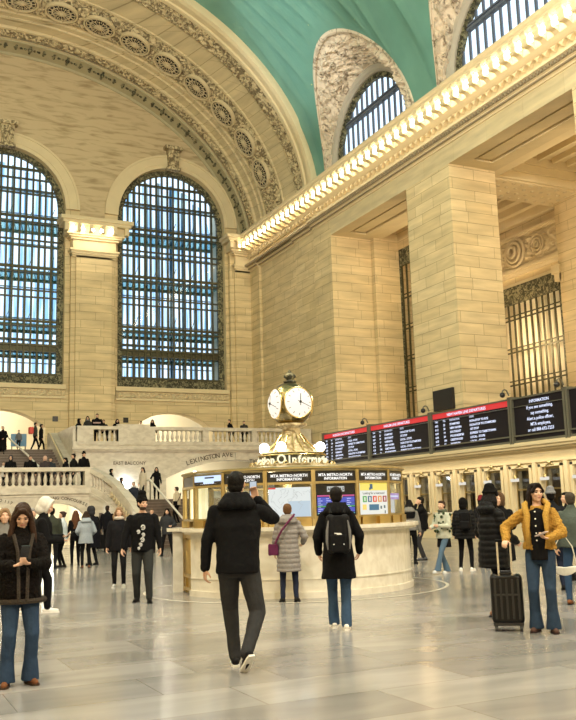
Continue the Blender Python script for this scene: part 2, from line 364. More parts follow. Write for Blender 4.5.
soffit_strip('ceiling_soffit_inner', [(53.62, .1), (53.55, .18), (53.4, .18), (53.36, .02), (52.75, .02), (52.7, .1), (52.6, .1), (52.56, .0), (52.3, 0), (52.26, .07), (52.12, .07), (52.1, -.05), (52., -.05)], m_arch)
soffit_strip('ceiling_soffit_outer', [(49.72, -.05), (49.62, -.05), (49.6, .07), (49.46, .07), (49.42, 0), (47.75, 0), (47.7, .1)], m_arch)
soffit_strip('trim_soffit_lip', [(46.5, .12), (46.46, .3), (46.36, .3), (46.3, .38), (46.1, .40), (46.05, .30), (45.9, .33), (45.6, .40), (45.35, .36), (45.3, .2), (45.2, -.5)], 'stone')
def curved_relief(name, y0, y1, d, m, amp, fu, fv, nu, nv, seed=0., lo=.06):
    def fn(u, v):
        t = lo+(pi-2*lo)*u; p = soff(t, y0+(y1-y0)*v, d); nn = Vector((-cos(t), 0, -sin(t))); return p, nn
    return struct(relief(name, fn, nu, nv, m, amp, fu, fv, seed=seed))
curved_relief('trim_leaf_garland', 53.6, 54.32, .04, 'gilt', .20, 120, 1.6, 560, 10, 3.)
curved_relief('trim_leaf_band', 46.9, 47.72, .04, 'gilt', .22, 90, 2, 520, 12, 9.)
curved_relief('trim_bead_band', 46.5, 46.92, .16, 'gilt', .16, 150, 1, 600, 6, 5.)
curved_relief('trim_medallion_band', 49.72, 52.0, -.05, 'gilt', .26, 90, 5, 620, 36, 2.)
soffit_strip('ceiling_soffit_backing', [(YE+.5, -.06), (52.2, -.12), (49.6, -.16), (45.1, -.06)], 'stone')
# ornaments on the edge band
orn = MB()
for k in range(-9, 10):
    t = radians(90-4.3+k*8.6)
    for j in range(-3, 4):
        for q in range(-2, 3):
            if abs(j)+abs(q) < 5 and (j*j+q*q) % 3 != 2:
                tt = t+j*.018; p = soff(tt, 55.1+q*.16, .14); orn.sph(p, .09 if j or q else .16, 4, (1,1,1))
        p = soff(t+j*.03, 55.1, .14); orn.sph(p, .07, 4)
struct(orn.build('trim_edge_ornament', 'bronze_o'))
# medallions: pierced grilles
def medallion(t, label):
    c = soff(t, 50.85, .24); tv = Vector((-sin(t)*A1, 0, cos(t)*B1)).normalized(); yv = Vector((0, 1, 0)); nn = tv.cross(yv)
    if nn.z > 0: nn = -nn
    root = empty('ceiling_medallion', c, label=label, cat='medallion', group=None)
    def P(a, rr, h): return (tv*cos(a)+yv*sin(a)*.98)*rr+nn*h
    def ring(r0, r1, h): 
        b = MB(); n = 36; pr = [(r0, -.15), (r0, h), ((r0+r1)/2, h*1.3), (r1, h), (r1, -.15)]
        for k in range(n): b.v += [tuple(P(2*pi*k/n, rr, hh)) for rr, hh in pr]
        m = len(pr)
        for k in range(n):
            for i in range(m-1): b.f.append((k*m+i, ((k+1) % n)*m+i, ((k+1) % n)*m+i+1, k*m+i+1))
        return b
    ring(.90, 1.0, .06).build('rim', 'stone', root); 
    g = ring(.80, .85, .04); n = 14
    for k in range(n):
        a = 2*pi*k/n
        g.bar(P(a, .22, .06), P(a, .56, .06), .04, .04, up=nn); g.sph(P(a, .58, .04), .055, 5)
        a += pi/n; g.bar(P(a, .5, .04), P(a, .82, .04), .04, .04, up=nn)
    g.build('grille', 'relief', root)
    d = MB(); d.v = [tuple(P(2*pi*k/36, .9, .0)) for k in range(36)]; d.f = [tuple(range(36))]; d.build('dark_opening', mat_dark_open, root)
    h = MB(); h.sph((0,0,0), .2, 8); 
    for k in range(8): h.sph(P(2*pi*k/8, .2, .03), .085, 5)
    h.build('boss', 'relief', root)
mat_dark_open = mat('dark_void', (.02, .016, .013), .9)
ordn = ['topmost, left in the picture', 'second from the top of the arch', 'third from the top of the arch', 'fourth from the top of the arch', 'fifth from the top', 'fourth up from the cornice', 'third up from the cornice', 'second up from the cornice', 'lowest, nearest the cornice']
for k, a in enumerate((90, 81.6, 73.2, 64.7, 56, 47.1, 37.9, 28.2, 18.4)):
    medallion(radians(a), 'round pierced medallion in the great arch, '+ordn[k])

# ---- vault with three lunette openings on the south side
YL = [39.42-11.6*k for k in range(4)]
def vault(y, t): a, b, z0 = A1+.02, B1+.05, Z1; return (XC+a*cos(t), y, z0+b*sin(t))
def bnd(yc, n=150):
    out = []
    for i in range(n+1):
        ph = pi*i/n; y = yc+4.9*cos(ph); z = 20.35+6.75*sin(ph); out.append((y, math.asin((z-Z1)/(B1+.05))))
    return out
hl = [bnd(y) for y in YL]
ext = [(y, t) for y in [YW+i*1.1 for i in range(64)] for t in [.06+.045*j for j in range(67)] if y < YV-.3 and t < pi-.05]
out = [(YW, .02), (YV, .02)]+[(YV, .02+(pi-.04)*i/60) for i in range(1, 60)]+[(YV, pi-.02), (YW, pi-.02)]+[(YW, pi-.02-(pi-.04)*i/60) for i in range(1, 60)]
def inhole(y, t): return any(((y-c)/5.0)**2+((Z1+B1*sin(t)-20.35)/6.85)**2 < 1 and t < pi/2 for c in YL)
vs, fs = cdt(out, hl, vault, [e for e in ext if not inhole(*e)])
vb = MB().add(vs, fs).build('ceiling', 'teal', smooth=True); struct(vb)
_ns = []
for _v in vb.data.vertices:
    _d = Vector(((_v.co.x-XC)/A1**2, 0, (_v.co.z-Z1)/B1**2)).normalized(); _ns.append(-_d)
_fn = vb.data.polygons[0].normal; 
if _fn.dot(_ns[vb.data.polygons[0].vertices[0]]) < 0: vb.data.flip_normals()
vb.data.normals_split_custom_set_from_vertices(_ns)
# gold constellation figures painted on the vault: thin lines and stars
gl = MB()
def vline(pts, w=.035):
    for (y1, t1), (y2, t2) in zip(pts, pts[1:]):
        a = Vector(vault(y1, t1)); b = Vector(vault(y2, t2)); nn = Vector((-cos((t1+t2)/2), 0, -sin((t1+t2)/2)))
        gl.bar(a+nn*.02, b+nn*.02, w, .012, up=nn)
random.seed(3)
def squig(y0, t0, y1, t1, amp, n=14, ph=0):
    return [(y0+(y1-y0)*i/n+amp*sin(ph+i*1.1), t0+(t1-t0)*i/n+amp*.05*cos(ph+i*.9)) for i in range(n+1)]
for y0, t0_, y1, t1_, am in ((31.5, .72, 36.5, .50, .25), (31., .78, 35., .60, .3), (30., .70, 34.5, .52, .2), (30.5, .66, 33., .5, .2), (38.6, .93, 37.4, .86, .15), (38.9, .90, 38., .83, .15), (29., .62, 31., .45, .3), (28.6, .7, 30., .56, .2)):
    vline(squig(y0, t0_, y1, t1_, am))
vline([(44.9-1.1*i/10, 1.02-.0*i) for i in range(6)], .05); vline([(YV-.1, 1.05), (40, 1.12), (34, 1.2), (28, 1.3)], .1)
for k in range(260):
    y = random.uniform(22, 44.5); t = random.uniform(.35, 1.4)
    if inhole(y, t): continue
    p = Vector(vault(y, t)); nn = Vector((-cos(t), 0, -sin(t))); gl.sph(p+nn*.01, random.choice((.03, .04, .07)), 4)
struct(gl.build('ceiling_constellations', 'gold'))
# lunette surfaces
XW = 24.5
def warch(yc, ph, r=3.85): return Vector((XW, yc+r*cos(ph), 21.35+r*sin(ph)) if 0 <= ph <= pi else (XW, yc, 20))
for k, yc in enumerate(YL[:3]):
    bl = MB(); sculpt = []
    def fn(u, v, yc=yc):
        ph = pi*u; y = yc+4.9*cos(ph); z = 20.35+6.75*sin(ph); t = math.asin((z-Z1)/(B1+.05)); a = Vector(vault(y, t)); b = Vector((XW, yc+4.2*cos(ph), 21.3+4.2*sin(ph)-(.9*(1-sin(ph)) if sin(ph) < 1 else 0)))
        p = a.lerp(b, v)
        c = Vector((19, yc, 22.5)); nn = (c-p).normalized(); return p, nn
    nu, nv = 150, 46
    def g(u, v, fn=fn, k=k):
        p, nn = fn(u, v); e = max(0, min(1, (v-.16)*14))*max(0, min(1, (.94-v)*12))
        if k > 1: e *= .3
        q = p*1.15; h = abs(N(q.x*1.1, q.y*1.1, q.z*1.1+k*7, 4))
        r_ = max(0, .32-h)*2.4+max(0, N(q.x*2.6, q.y*2.6, q.z*2.6+3))*.5
        return p+nn*(r_*.42*e+(.10*min(1, v*25) if v < .1 else 0))
    struct(MB().grid(g, nu, nv).build('ceiling_lunette', 'white_relief', fix=False))
    # moulded rim round the window
    rg = MB(); path = []
    for i in range(41):
        a = pi*i/40; path.append(lambda p, q, a=a: (XW-q, yc+p*cos(a), 21.35+p*sin(a)))
    rg.sweep([(3.8, -.3), (3.8, .0), (3.92, .16), (4.1, .22), (4.28, .16), (4.4, -.3)], path)
    for s in (-1, 1): rg.box(XW-.16, XW+.3, yc+s*4.1-.28, yc+s*4.1+.28, 20.2, 21.4)
    struct(rg.build('trim_lunette_rim', mat('grey_plaster_%d' % k, (.44, .40, .34), .7)))
    wn = empty('window_%d' % (k+4), (XW, yc, 20.3), kind='structure')
    fr = MB(); gp = MB(); path = []
    for i in range(41):
        a = pi*i/40; path.append(lambda p, q, a=a: (q, p*cos(a), 1.05+p*sin(a)))
    fr.sweep([(3.52, .1), (3.52, .34), (3.84, .34), (3.84, .1)], path)
    for s in (-1, 1): fr.box(.1, .34, s*3.68-.16, s*3.65+.19, -.1, 1.1)
    fr.build('frame', 'bronze_o', wn)
    br = MB()
    for j in range(-6, 7):
        y = j*.56; h = sqrt(max(.01, 3.6**2-y*y)); br.box(.24, .34, y-.06, y+.06, 0, 1.05+h)
    for z in (3.15,): 
        h = sqrt(3.5**2-(z-1.05)**2); br.box(.12, .36, -h, h, z-.16, z-.02); br.box(.12, .36, -h, h, z+.06, z+.14)
    br.build('mullions', mat('blue_grey_mullion_%d' % k, (.10, .12, .17), .5), wn)
    gp.v = [(.27, 3.6*cos(pi*i/30), 1.05+3.6*sin(pi*i/30)) for i in range(31)]+[(.27, -3.6, -.1), (.27, 3.6, -.1)]; gp.f = [tuple(range(33))]
    gp.build('pane', 'glass', wn)
    bs = MB()   # small bronze scrolls on the frame
    for i in range(1, 34):
        a = pi*i/34; bs.sph((.08, 3.63*cos(a), 1.05+3.63*sin(a)), .1, 4)
    bs.build('scroll_ornament', 'bronze_o', wn)
# outer wall round the clerestory (blocks the sky except at the windows)
vs, fs = cdt([(YW, 20.2), (YW, 27.6), (YE, 27.6), (YE, 20.2)], [[(yc+3.85*cos(pi*i/24), 21.35+3.85*sin(pi*i/24)) for i in range(25)]+[(yc-3.85, 20.25), (yc+3.85, 20.25)] for yc in YL[:3]], lambda y, z: (XW+.2, y, z))
struct(MB().add(vs, fs).build('wall_clerestory', 'stone'))
# ------------------------------------------------------------------ south wall: piers, lintel, passages behind
ZL = 17.07
b = MB()
b.box(23.92, 28.2, 43.25, 45.4, 0, ZL); b.box(24.06, 28, 45.4, 48.2, 0, 18.); b.box(24.2, 28, 48.2, 53.85, 0, 18.); b.box(24.02, 28, 53.85, YE+1.1, 0, 18.)
b.box(23.92, 28, 43.25, 45.4, ZL, 18.)
struct(b.build('wall_south_east_end', 'wall'))
for i, y in enumerate((31.69, 20.1, 8.5, -3.1, -14.7)):
    b = MB().box(23.92, 26.6, y, y+3.6, 0, ZL); struct(b.build('wall_south_pier', 'wall'))
b = MB(); b.box(23.92, 26.6, YW, 43.25, ZL+.14, 18.)
x0, x1 = 23.92, 26.6; ys = [YW, -14.7, -11.1, -3.1, .5, 8.5, 12.1, 20.1, 23.7, 31.69, 35.29, 43.25]
for ya, yb in zip(ys[1::2], ys[2::2]): b.box(x0, x1, ya-.001, yb+.001, ZL-.001, ZL+.15)
bays = [(35.29, 43.25), (23.7, 31.69), (12.1, 20.1), (.5, 8.5), (-11.1, -3.1)]
for ya, yb in bays:
    b.box(x0, x0+.78, ya, yb, ZL, ZL+.14); b.box(x1-.78, x1, ya, yb, ZL, ZL+.14); b.box(x0+.78, x1-.78, ya, ya+.8, ZL, ZL+.14); b.box(x0+.78, x1-.78, yb-.8, yb, ZL, ZL+.14)
    b.box(x0+.98, x1-.98, ya+1., yb-1., ZL+.04, ZL+.14)
struct(b.build('wall_south_lintel', stone_blocks('lintel_stone', (.70, .585, .37), (.665, .55, .335), (.6, .49, .29), 2.4, 3.)))
# wall above, frieze and cornice, swept along the hall
def run(name, prof, m, ya=YW, yb=YE, close=True):
    b = MB().sweep(prof, [lambda p, q: (p, ya, q), lambda p, q: (p, yb, q)], True); return struct(b.build(name, m))
for ya, yb, d in ((YW, 45.4, 0), (45.4, 48.2, .14), (48.2, 53.85, .28), (53.85, YE, .1)):
    run('trim_south_architrave', [(25+d, 17.98), (23.86+d, 17.98), (23.86+d, 18.06), (23.7+d, 18.12), (23.7+d, 18.2), (23.6+d, 18.24), (23.6+d, 18.36), (23.45+d, 18.4), (23.45+d, 18.5), (23.8+d, 18.56), (23.9+d, 18.62), (23.9+d, 19.05), (23.7+d, 19.12), (23.6+d, 19.2), (23.5+d, 19.3), (23.5+d, 19.95), (25+d, 19.95)], 'stone', ya, yb)
run('trim_south_cornice', [(25, 19.95), (23.08, 19.95), (23.0, 20.02), (23.0, 20.12), (22.9, 20.2), (22.86, 20.3), (23.2, 20.34), (23.3, 20.6), (24.6, 20.62), (25, 20.62)], 'stone')
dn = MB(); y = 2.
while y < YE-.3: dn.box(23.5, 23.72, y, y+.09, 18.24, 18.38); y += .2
struct(dn.build('trim_south_dentils', 'shade_line'))
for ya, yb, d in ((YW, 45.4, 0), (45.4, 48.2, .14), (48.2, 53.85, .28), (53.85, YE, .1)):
    struct(MB().box(23.58+d, 23.7+d, ya, yb, 18.235, 18.38).box(23.69+d, 23.8+d, ya, yb, 18.09, 18.15).box(23.79+d, 23.93+d, ya, yb, 18.5, 18.6).build('trim_south_fillets', 'shade_line'))
lp = MB(); y = 2.
while y < YE-.6: lp.prism([(0, 19.08), (.11, 19.), (.2, 18.86), (.29, 19.), (.4, 19.08)], lambda a, z, y=y: (23.7, y+a, z), lambda a, z, y=y: (23.92, y+a, z)); y += .46
struct(lp.build('trim_south_leaf_drop', 'relief'))
md = MB(); bulbs = []; y = 54.6; k = 0
while y > 6:
    md.prism([(24, 19.3), (23.5, 19.3), (23.36, 19.4), (23.2, 19.42), (23.08, 19.55), (23.1, 19.75), (23.0, 19.85), (23.0, 19.96), (24, 19.96)], lambda x, z, y=y: (x, y-.15, z), lambda x, z, y=y: (x, y+.15, z))
    md.tube([(23.16, y-.18, 19.5), (23.16, y+.18, 19.5)], .1, 8); bulbs.append((23.14, y-.35, 19.6)); y -= .7; k += 1
struct(md.build('trim_south_modillions', 'stone'))
bb = MB(); bb.lathe([(.03, .2), (.06, .12), (.11, .0), (.125, -.08), (.08, -.16), (.01, -.2)], (0,0,0), 10)
bp = None
def cornice_bulb(x, y, z, side):
    global bp
    if bp is None: o = bb.build('cornice_light', 'bulb', smooth=True); bp = o
    else: o = bp.copy(); COL.objects.link(o)
    o.location = (x, y, z); tag(o, *(('small lit bulb in the row under the cornice of the right-hand wall', 'light', 'bulbs along the right-hand cornice') if side == 's' else (side, 'light', 'bulbs of '+side[-40:])))
for p in bulbs: 
    if p[1] < 54.5 and p[1] > 20: cornice_bulb(p[0], p[1], p[2]+.02, 's')
for x in (11.45, 12.07, 12.69, 13.31, 13.93): cornice_bulb(x, YE-1.3, 19.6, 'lit bulb under the capital of the pier between the two tall windows')
for x in (22.9,): cornice_bulb(x, YE-1.3, 19.6, 'lit bulb under the capital in the far corner of the hall')

# passages behind the piers
b = MB(); b.box(26.6, 36, 43.25, 44.4, 0, ZL+2); b.box(28.25, 28.9, 35.5, 43.25, 16.5, ZL+2); b.box(28.25, 28.9, 36.3, 37.0, 0, 17); b.box(26.6, 28.3, 42.9, 43.25, 0, 18.3)
b.box(33.1, 33.6, 14, 43.3, 13.5, 18.5); b.box(33.1, 33.6, YW, 34.3, 0, 18.5); b.box(32.6, 33.2, 31., 34.3, 0, 18.5)
struct(b.build('wall_passage', 'wall'))
b = MB(); b.box(26.6, 36, YW, 43.3, 18.3, 18.6)
for y in (32.2, 20.6, 9, -2.6, -14.2):
    b.box(26.6, 33.2, y, y+2.6, ZL+.05, 18.3); b.box(26.6, 33.2, y+.2, y+2.4, ZL-.02, ZL+.06); b.box(26.6, 33.2, y-.15, y+2.75, 17.5, 18.3); b.box(26.6, 33.2, y-.3, y+2.9, 17.9, 18.3)
b.box(26.6, 27.2, YW, 43.3, ZL+.03, 18.3); b.box(26.6, 27.4, YW, 43.3, 17.4, 18.3); b.box(32.4, 33.2, YW, 43.3, 17.5, 18.3); b.box(32.0, 33.2, YW, 43.3, 17.9, 18.3); b.box(32.75, 33.2, YW, 43.3, 17.0, 17.5)
for k in range(1, 5):
    for y in (35.3, 23.7, 12.1): b.box(27.4+k*.95, 27.55+k*.95, y, y+8, 18.0, 18.3)
struct(b.build('ceiling_passage', 'stone'))
rs = MB()
for i in range(10):
    for j in range(4): rs.sph((27.4+i*.55, 32.6+j*.55, ZL-.02), .12, 4, (1,1,.5))
struct(rs.build('ceiling_beam_rosettes', 'relief'))
struct(relief('trim_cartouche_frieze', lambda u, v: ((33.05, 34.3+8.9*(1-u), 14.65+1.55*v), (-1, 0, 0)), 170, 34, 'relief', .22, 9, 2.4, seed=4.))
b = MB()
for d, z0, z1 in ((.1, 13.55, 13.75), (.2, 14.1, 14.3), (.32, 14.3, 14.45), (.14, 14.5, 14.62), (.22, 16.2, 16.34), (.3, 16.34, 16.46)): b.box(33.1-d, 33.2, 34.3, 43.3, z0, z1)
b.box(32.5, 33.1, 34.2, 34.8, 13.3, 13.75); b.box(32.6, 33.1, 34.2, 34.7, 12.9, 13.3)
struct(b.build('trim_passage_moulding', 'stone'))
c = MB()  # round cartouche
for r_, h in ((.78, .2), (.55, .3), (.3, .42)):
    pts = [(33.0-h, 37.9+r_*cos(2*pi*i/24), 15.4+r_*sin(2*pi*i/24)) for i in range(25)]; c.tube(pts, .09, 6, False)
for yy in (36.1, 39.9, 41.7): 
    for q in range(3): c.tube([(32.8, yy+(.15+.2*q)*cos(a*.5), 15.4+(.15+.2*q)*sin(a*.5)) for a in range(13)], .06, 6, False)
struct(c.build('trim_cartouche', 'relief'))
def screen(name, x, ya, yb, za, zb, label, pitch=.46, dark='bronze'):
    t = empty(name, (x, (ya+yb)/2, za), kind='structure'); w = (yb-ya)/2; h = zb-za
    fr = MB(); fr.box(-.1, .1, -w, -w+.4, 0, h); fr.box(-.1, .1, w-.4, w, 0, h); fr.box(-.1, .1, -w, w, h-1., h); fr.build('frame', 'bronze_o', t)
    br = MB(); n = int(2*w/pitch)
    for i in range(1, n): y = -w+i*2*w/n; br.box(-.03, .03, y-.06, y+.06, 0, h-1.)
    z = 1.
    while z < h-1.2: br.box(-.06, .0, -w, w, z-.04, z+.04); br.box(-.06, .0, -w, w, z+.2, z+.26); z += 1.85
    br.build('bars', dark, t); return t
s1 = screen('window_7', 28.4, 36.1, 43.25, 5.1, 16.5, '')
s2 = screen('window_8', 33.0, 34.3, 43.2, 5.1, 13.55, '')
struct(MB().box(33.5, 33.7, 30, 48, 0, 18).box(29.6, 29.8, 37, 43.3, 0, 13.7).build('wall_behind_screen', 'room'))
struct(MB().box(29.6, 29.75, 38.6, 39.9, 9., 11.2).box(29.6, 29.75, 40.6, 41.9, 6.6, 11.2).build('trim_dark_panes', 'step'))

# other walls of the hall (out of the picture)
struct(MB().box(XN-.4, XN, YW, YE, 0, 21.).build('wall_north', 'wall')); struct(MB().box(XN-.4, XS+12, YW-.4, YW, 0, 34).build('wall_west', 'wall'))

# ------------------------------------------------------------------ tall east windows
def tall_window(k, xc):
    t = empty('window_%d' % k, (xc, YE+.5, ZS), kind='structure'); zc = 21.2-ZS
    fr = MB(); path = [lambda p, q: (-p, q, 0)]
    for i in range(41): a = pi*i/40; path.append(lambda p, q, a=a: (-p*cos(a), q, zc+p*sin(a)))
    path.append(lambda p, q: (p, q, 0))
    fr.sweep([(3.42, -.12), (3.42, .12), (3.84, .12), (3.84, -.12)], path); fr.box(-3.8, 3.8, -.1, .12, 0, .62)
    fr.build('frame', 'bronze_o', t)
    def top(x): return zc+sqrt(max(0, 3.5**2-x*x))
    br = MB(); n = 17
    for i in range(1, n):
        x = -3.42+6.84*i/n; br.box(x-.055, x+.055, -.14, .06, .6, top(x))
    def hb(z, h, y0=-.16, y1=.06):
        w = 3.5 if z < zc else sqrt(max(.01, 3.5**2-(z-zc)**2)); br.box(-w, w, y0, y1, z-h/2, z+h/2)
    for z in (10.28, 12.15, 13.7, 17.2, 20.55, 23.75): hb(z-ZS, .13)
    for z in (11.75, 12.5, 13.4, 15.25, 15.7, 16.9, 18.6, 19.0, 20.2, 22.1, 22.35, 23.1): hb(z-ZS, .075)
    br.box(-3.45, 3.45, -.05, .05, 11.78-ZS, 12.15-ZS)
    br.build('grille', 'bronze', t)
    gl_ = MB(); 
    lo = win_loop(0, zc, 3.5, 0, 28); gl_.v = [(x, .1, z) for x, z in lo]; gl_.f = [tuple(range(len(lo)))]
    gl_.build('pane', 'glass', t)
    wk = MB()
    for z in (11.9, 13.6, 17.1, 20.4): wk.box(-3.9, 3.9, .5, 2.5, z-ZS, z-ZS+.08)
    wk.build('glass_walkway', 'walk_glass', t)
    tr_ = MB()
    for z in (11.9, 13.6, 17.1, 20.4):
        tr_.box(-3.9, 3.9, .45, .55, z-ZS-.2, z-ZS+.02); tr_.box(-3.9, 3.9, 2.45, 2.55, z-ZS-.2, z-ZS+.02)
        for i in range(18): x = -3.8+i*.45; tr_.bar((x, .5, z-ZS-.03), (x+.45, 2.5, z-ZS-.03), .06)
        for i in range(0, 18, 3): tr_.bar((-3.8+i*.45, .7, z-ZS), (-3.8+i*.45+.4, .7, z-ZS+1.1), .04)
    tr_.build('walkway_frame', mat('walkway_steel_%d' % k, (.13, .25, .24), .5), t)
    og = MB(); og.v = [(x, 2.56, z) for x, z in win_loop(0, zc, 3.9, 0, 28)]; og.f = [tuple(range(len(og.v)))]; og.build('outer_pane', 'streaked_glass', t)
    ob = MB()
    for i in range(0, 18, 2): x = -3.6+i*.45; ob.box(x-.08, x+.08, 2.6, 2.75, 0, top(x)+.4)
    for z in (1.8, 3.3, 4.8, 6.9, 8.4, 9.9, 12, 13.6): ob.box(-3.9, 3.9, 2.6, 2.7, z, z+.07)
    ob.build('outer_mullions', 'white_steel', t)
M['white_steel'] = mat('pale_blue_steel', (.35, .5, .6), .5)
tall_window(1, 7.4); tall_window(2, 18.5); tall_window(3, -3.7)
struct(MB().box(12, 14, YE+1, YE+3.4, 8, 26).box(1., 3., YE+1, YE+3.4, 8, 26).box(22.5, 25, YE+1, YE+3.4, 8, 26).box(-10, 25, YE+1.05, YE+3.4, 8.4, 9.3).build('wall_between_windows', 'room'))

# ------------------------------------------------------------------ upper east passage behind the low arches
b = MB(); b.box(-10, 26, 62, 62.3, 5, 9.2); b.box(-10, 26, YE+1.1, 62.3, 9.0, 9.3)
for x in (11.9, 1.2, 22.6): b.box(x, x+2.2, YE+1.1, 60, 5, 9.1)
struct(b.build('wall_upper_passage', 'room'))
for i, (x, lab) in enumerate(((8.9, 'blue folding screen standing on the balcony inside the left arch'),)):
    t = empty('display_stand', (8.35, 54.5, 5.1), label=lab, cat='stand'); MB().box(-.45, .45, -.04, .04, .5, 1.25).build('panel', mat('blue_board', (.12, .25, .42), .5), t); q = MB(); q.box(-.42, -.36, -.04, .04, 0, .5); q.box(.36, .42, -.04, .04, 0, .5); q.build('legs', 'steel', t)

# ------------------------------------------------------------------ balcony, stairs
YB, ZB = 46.7, 5.1
arch2 = low_arch(19.3, 4.3, 0, 3.3, 4.3); arch3 = low_arch(22.2, .9, 0, 3.2, 3.7)
vs, fs = cdt([(10., 0), (10., 4.9), (24.1, 4.9), (24.1, 0)], [arch2], lambda x, z: (x, YB, z)); b = MB().add(vs, fs)
n = len(arch2)
for i in range(n):
    (x, z), (x2, z2) = arch2[i], arch2[(i+1) % n]; b.add([(x, YB, z), (x2, YB, z2), (x2, YB+1.2, z2), (x, YB+1.2, z)], [(0,1,2,3)])
b.box(9.9, 10.05, YB, 51.5, 0, 6.1-.0); fl = MB(); fl.box(10.05, 24.05, YB+.02, YE, 4.7, ZB)
b.box(XN, 4.9, YB, YE, 0, 4.7); fl.box(XN, 4.9, YB, YE, 4.7, ZB); fl.box(4.9, 10.05, 50.7, YE, 4.7, ZB); b.box(4.9, 10, 50.6, 50.7, 0, 4.7); fl.box(XN, 26, YE, 62, 4.7, ZB); struct(fl.build('floor_balcony', 'marble'))
struct(b.build('wall_balcony', 'marble'))
b = MB()
for d, z0, z1 in ((.08, 4.7, 4.76), (.16, 4.76, 4.84), (.26, 4.84, 4.98), (.12, 4.98, 5.28)): b.box(9.95-d*.5, 24, YB-d, YB+.1, z0, z1)
for x in (19.1,): b.box(x, x+.35, YB-.07, YB, 4.32, 4.7)
pth = [(lambda p, q, s=s: (18.1+p*sin(s), YB-q, 4.15-3.2+ (p)*cos(s)-.0)) for s in [-.9+1.8*i/20 for i in range(21)]]
struct(b.build('trim_balcony_moulding', 'marble'))
b = MB(); b.box(10, 26, 52.5, 52.7, 0, 4.7); struct(b.build('wall_lower_passage', 'room'))

def letters_arc(txt, cx, cz, R, size, y, name, parent, mid=pi/2, m='ink', cw_=.68):
    w = [size*cw_ if c != ' ' else size*cw_*.6 for c in txt]; tot = sum(w); a = mid+tot/R/2; b = MB()
    root = None; obs = []
    for c, ww in zip(txt, w):
        a -= ww/R/2
        if c != ' ':
            o = text_mesh(c, size, 'l', m, None, frame_mw((cx+R*cos(a), y, cz+R*sin(a)), (sin(a), 0, -cos(a)), (cos(a), 0, sin(a))), bold=size*.015)
            me = o.data; b.add([v.co[:] for v in me.vertices], [tuple(p.vertices) for p in me.polygons]); bpy.data.objects.remove(o)
        a -= ww/R/2
    return b.build(name, m, parent, fix=False)
def inscription(o): o['kind'] = 'structure'; return o
inscription(letters_arc('LEXINGTON AVE', 19.3, -5.44, 9.93, .36, YB-.02, 'trim_lexington_inscription', None, mid=pi/2+.178, cw_=.63))
inscription(text_mesh('EAST BALCONY', .25, 'trim_east_balcony_inscription', 'ink', None, frame_mw((12.95, YB-.02, 4.05), (1,0,0), (0,0,1)), bold=.004, sx=1.0))
inscription(text_mesh('TICKETS', .3, 'trim_tickets_inscription', 'ink', None, frame_mw((19.95, YB-.02, 4.12), (1,0,-.03), (0,0,1)), bold=.006, align='LEFT', sx=1.1))

# balustrades
def baluster_mb():
    return MB().lathe([(.085, 0), (.085, .06), (.05, .08), (.07, .16), (.095, .24), (.085, .34), (.05, .48), (.04, .56), (.06, .6), (.08, .62), (.08, .66)], (0,0,0), 10)
BP = {}
def balustrade(name, label, segs, posts, m='marble', h=1.0, group=None):
    """segs: list of ((x,y,z),(x,y,z)) runs at floor level with pillars between"""
    c = segs[0][0]; t = empty(name, c, label=label, cat='balustrade', group=group); C0 = Vector(c)
    rl = MB(); pl = MB(); first = None; cnt = 0
    for a, b_ in segs:
        a = Vector(a)-C0; b_ = Vector(b_)-C0; rl.bar(a+Vector((0,0,h-.09)), b_+Vector((0,0,h-.09)), .42, .18); pl.bar(a+Vector((0,0,.09)), b_+Vector((0,0,.09)), .36, .2)
    for a, b_, solid in posts:
        a = Vector(a)-C0; b_ = Vector(b_)-C0; pl.bar(a+Vector((0,0,h*.5)), b_+Vector((0,0,h*.5)), .38, h*.92)
    rl.build('handrail', m, t); pl.build('plinth', m, t)
    for a, b_ in segs:
        a = Vector(a)-C0; b_ = Vector(b_)-C0; L_ = (b_-a).length; 
        def free(p): return not any((p-((Vector(q0)+Vector(q1))/2-C0)).length < (Vector(q1)-Vector(q0)).length/2+.1 for q0, q1, _ in posts)
        n = int(L_/.27)
        for i in range(n):
            p = a.lerp(b_, (i+.5)/n)
            if not free(p) or cnt > 96: continue
            if 'b' not in BP:
                o = baluster_mb().build('baluster', m, t, smooth=True); BP['b'] = o.data
            else: o = bpy.data.objects.new('baluster', BP['b']); COL.objects.link(o); o.parent = t
            o.location = p+Vector((0,0,.17)); cnt += 1
    return t
P = lambda x, z=ZB: (x, YB+.02, z)
balustrade('balustrade', 'long pale stone balustrade along the edge of the upper balcony', [(P(10.1), P(23.9))],
           [(P(10.1), P(10.95), 1), (P(12.3), P(14.0), 1), (P(14.0), P(14.35), 1), (P(17.1), P(17.45), 1), (P(20.1), P(20.4), 1), (P(23.1), P(23.9), 1)])
# solid block standing forward
struct(MB().box(12.3, 14.05, YB-.18, YB+.3, 5.1, 6.22).build('trim_balcony_block', 'marble'))
# stair flight up from the landing, landing, lower flight
b = MB(); n = 15; z0, z1, ya, yb = 2.6, 5.1, 45.2, 50.6
for i in range(n): b.box(4.9, 9.55, ya+(yb-ya)*i/n, yb, z0+(z1-z0)*i/n, z0+(z1-z0)*(i+1)/n-.0)
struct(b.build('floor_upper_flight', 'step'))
nos = MB()
for i in range(n): y = ya+(yb-ya)*i/n; z = z0+(z1-z0)*(i+1)/n; nos.box(4.9, 9.55, y-.03, y+.05, z-.0, z+.012)
struct(nos.build('trim_step_nosing', mat('step_nosing', (.3, .25, .2), .4)))
b = MB(); b.prism([(45., 2.6), (50.9, 5.1), (52., 5.1), (52., 6.1), (50.9, 6.1), (45., 3.55)], lambda y, z: (9.55, y, z), lambda y, z: (9.95, y, z))
b.box(9.5, 10.02, 44.5, 45.1, 2.6, 3.85)
struct(b.build('wall_upper_flight_parapet', 'marble'))
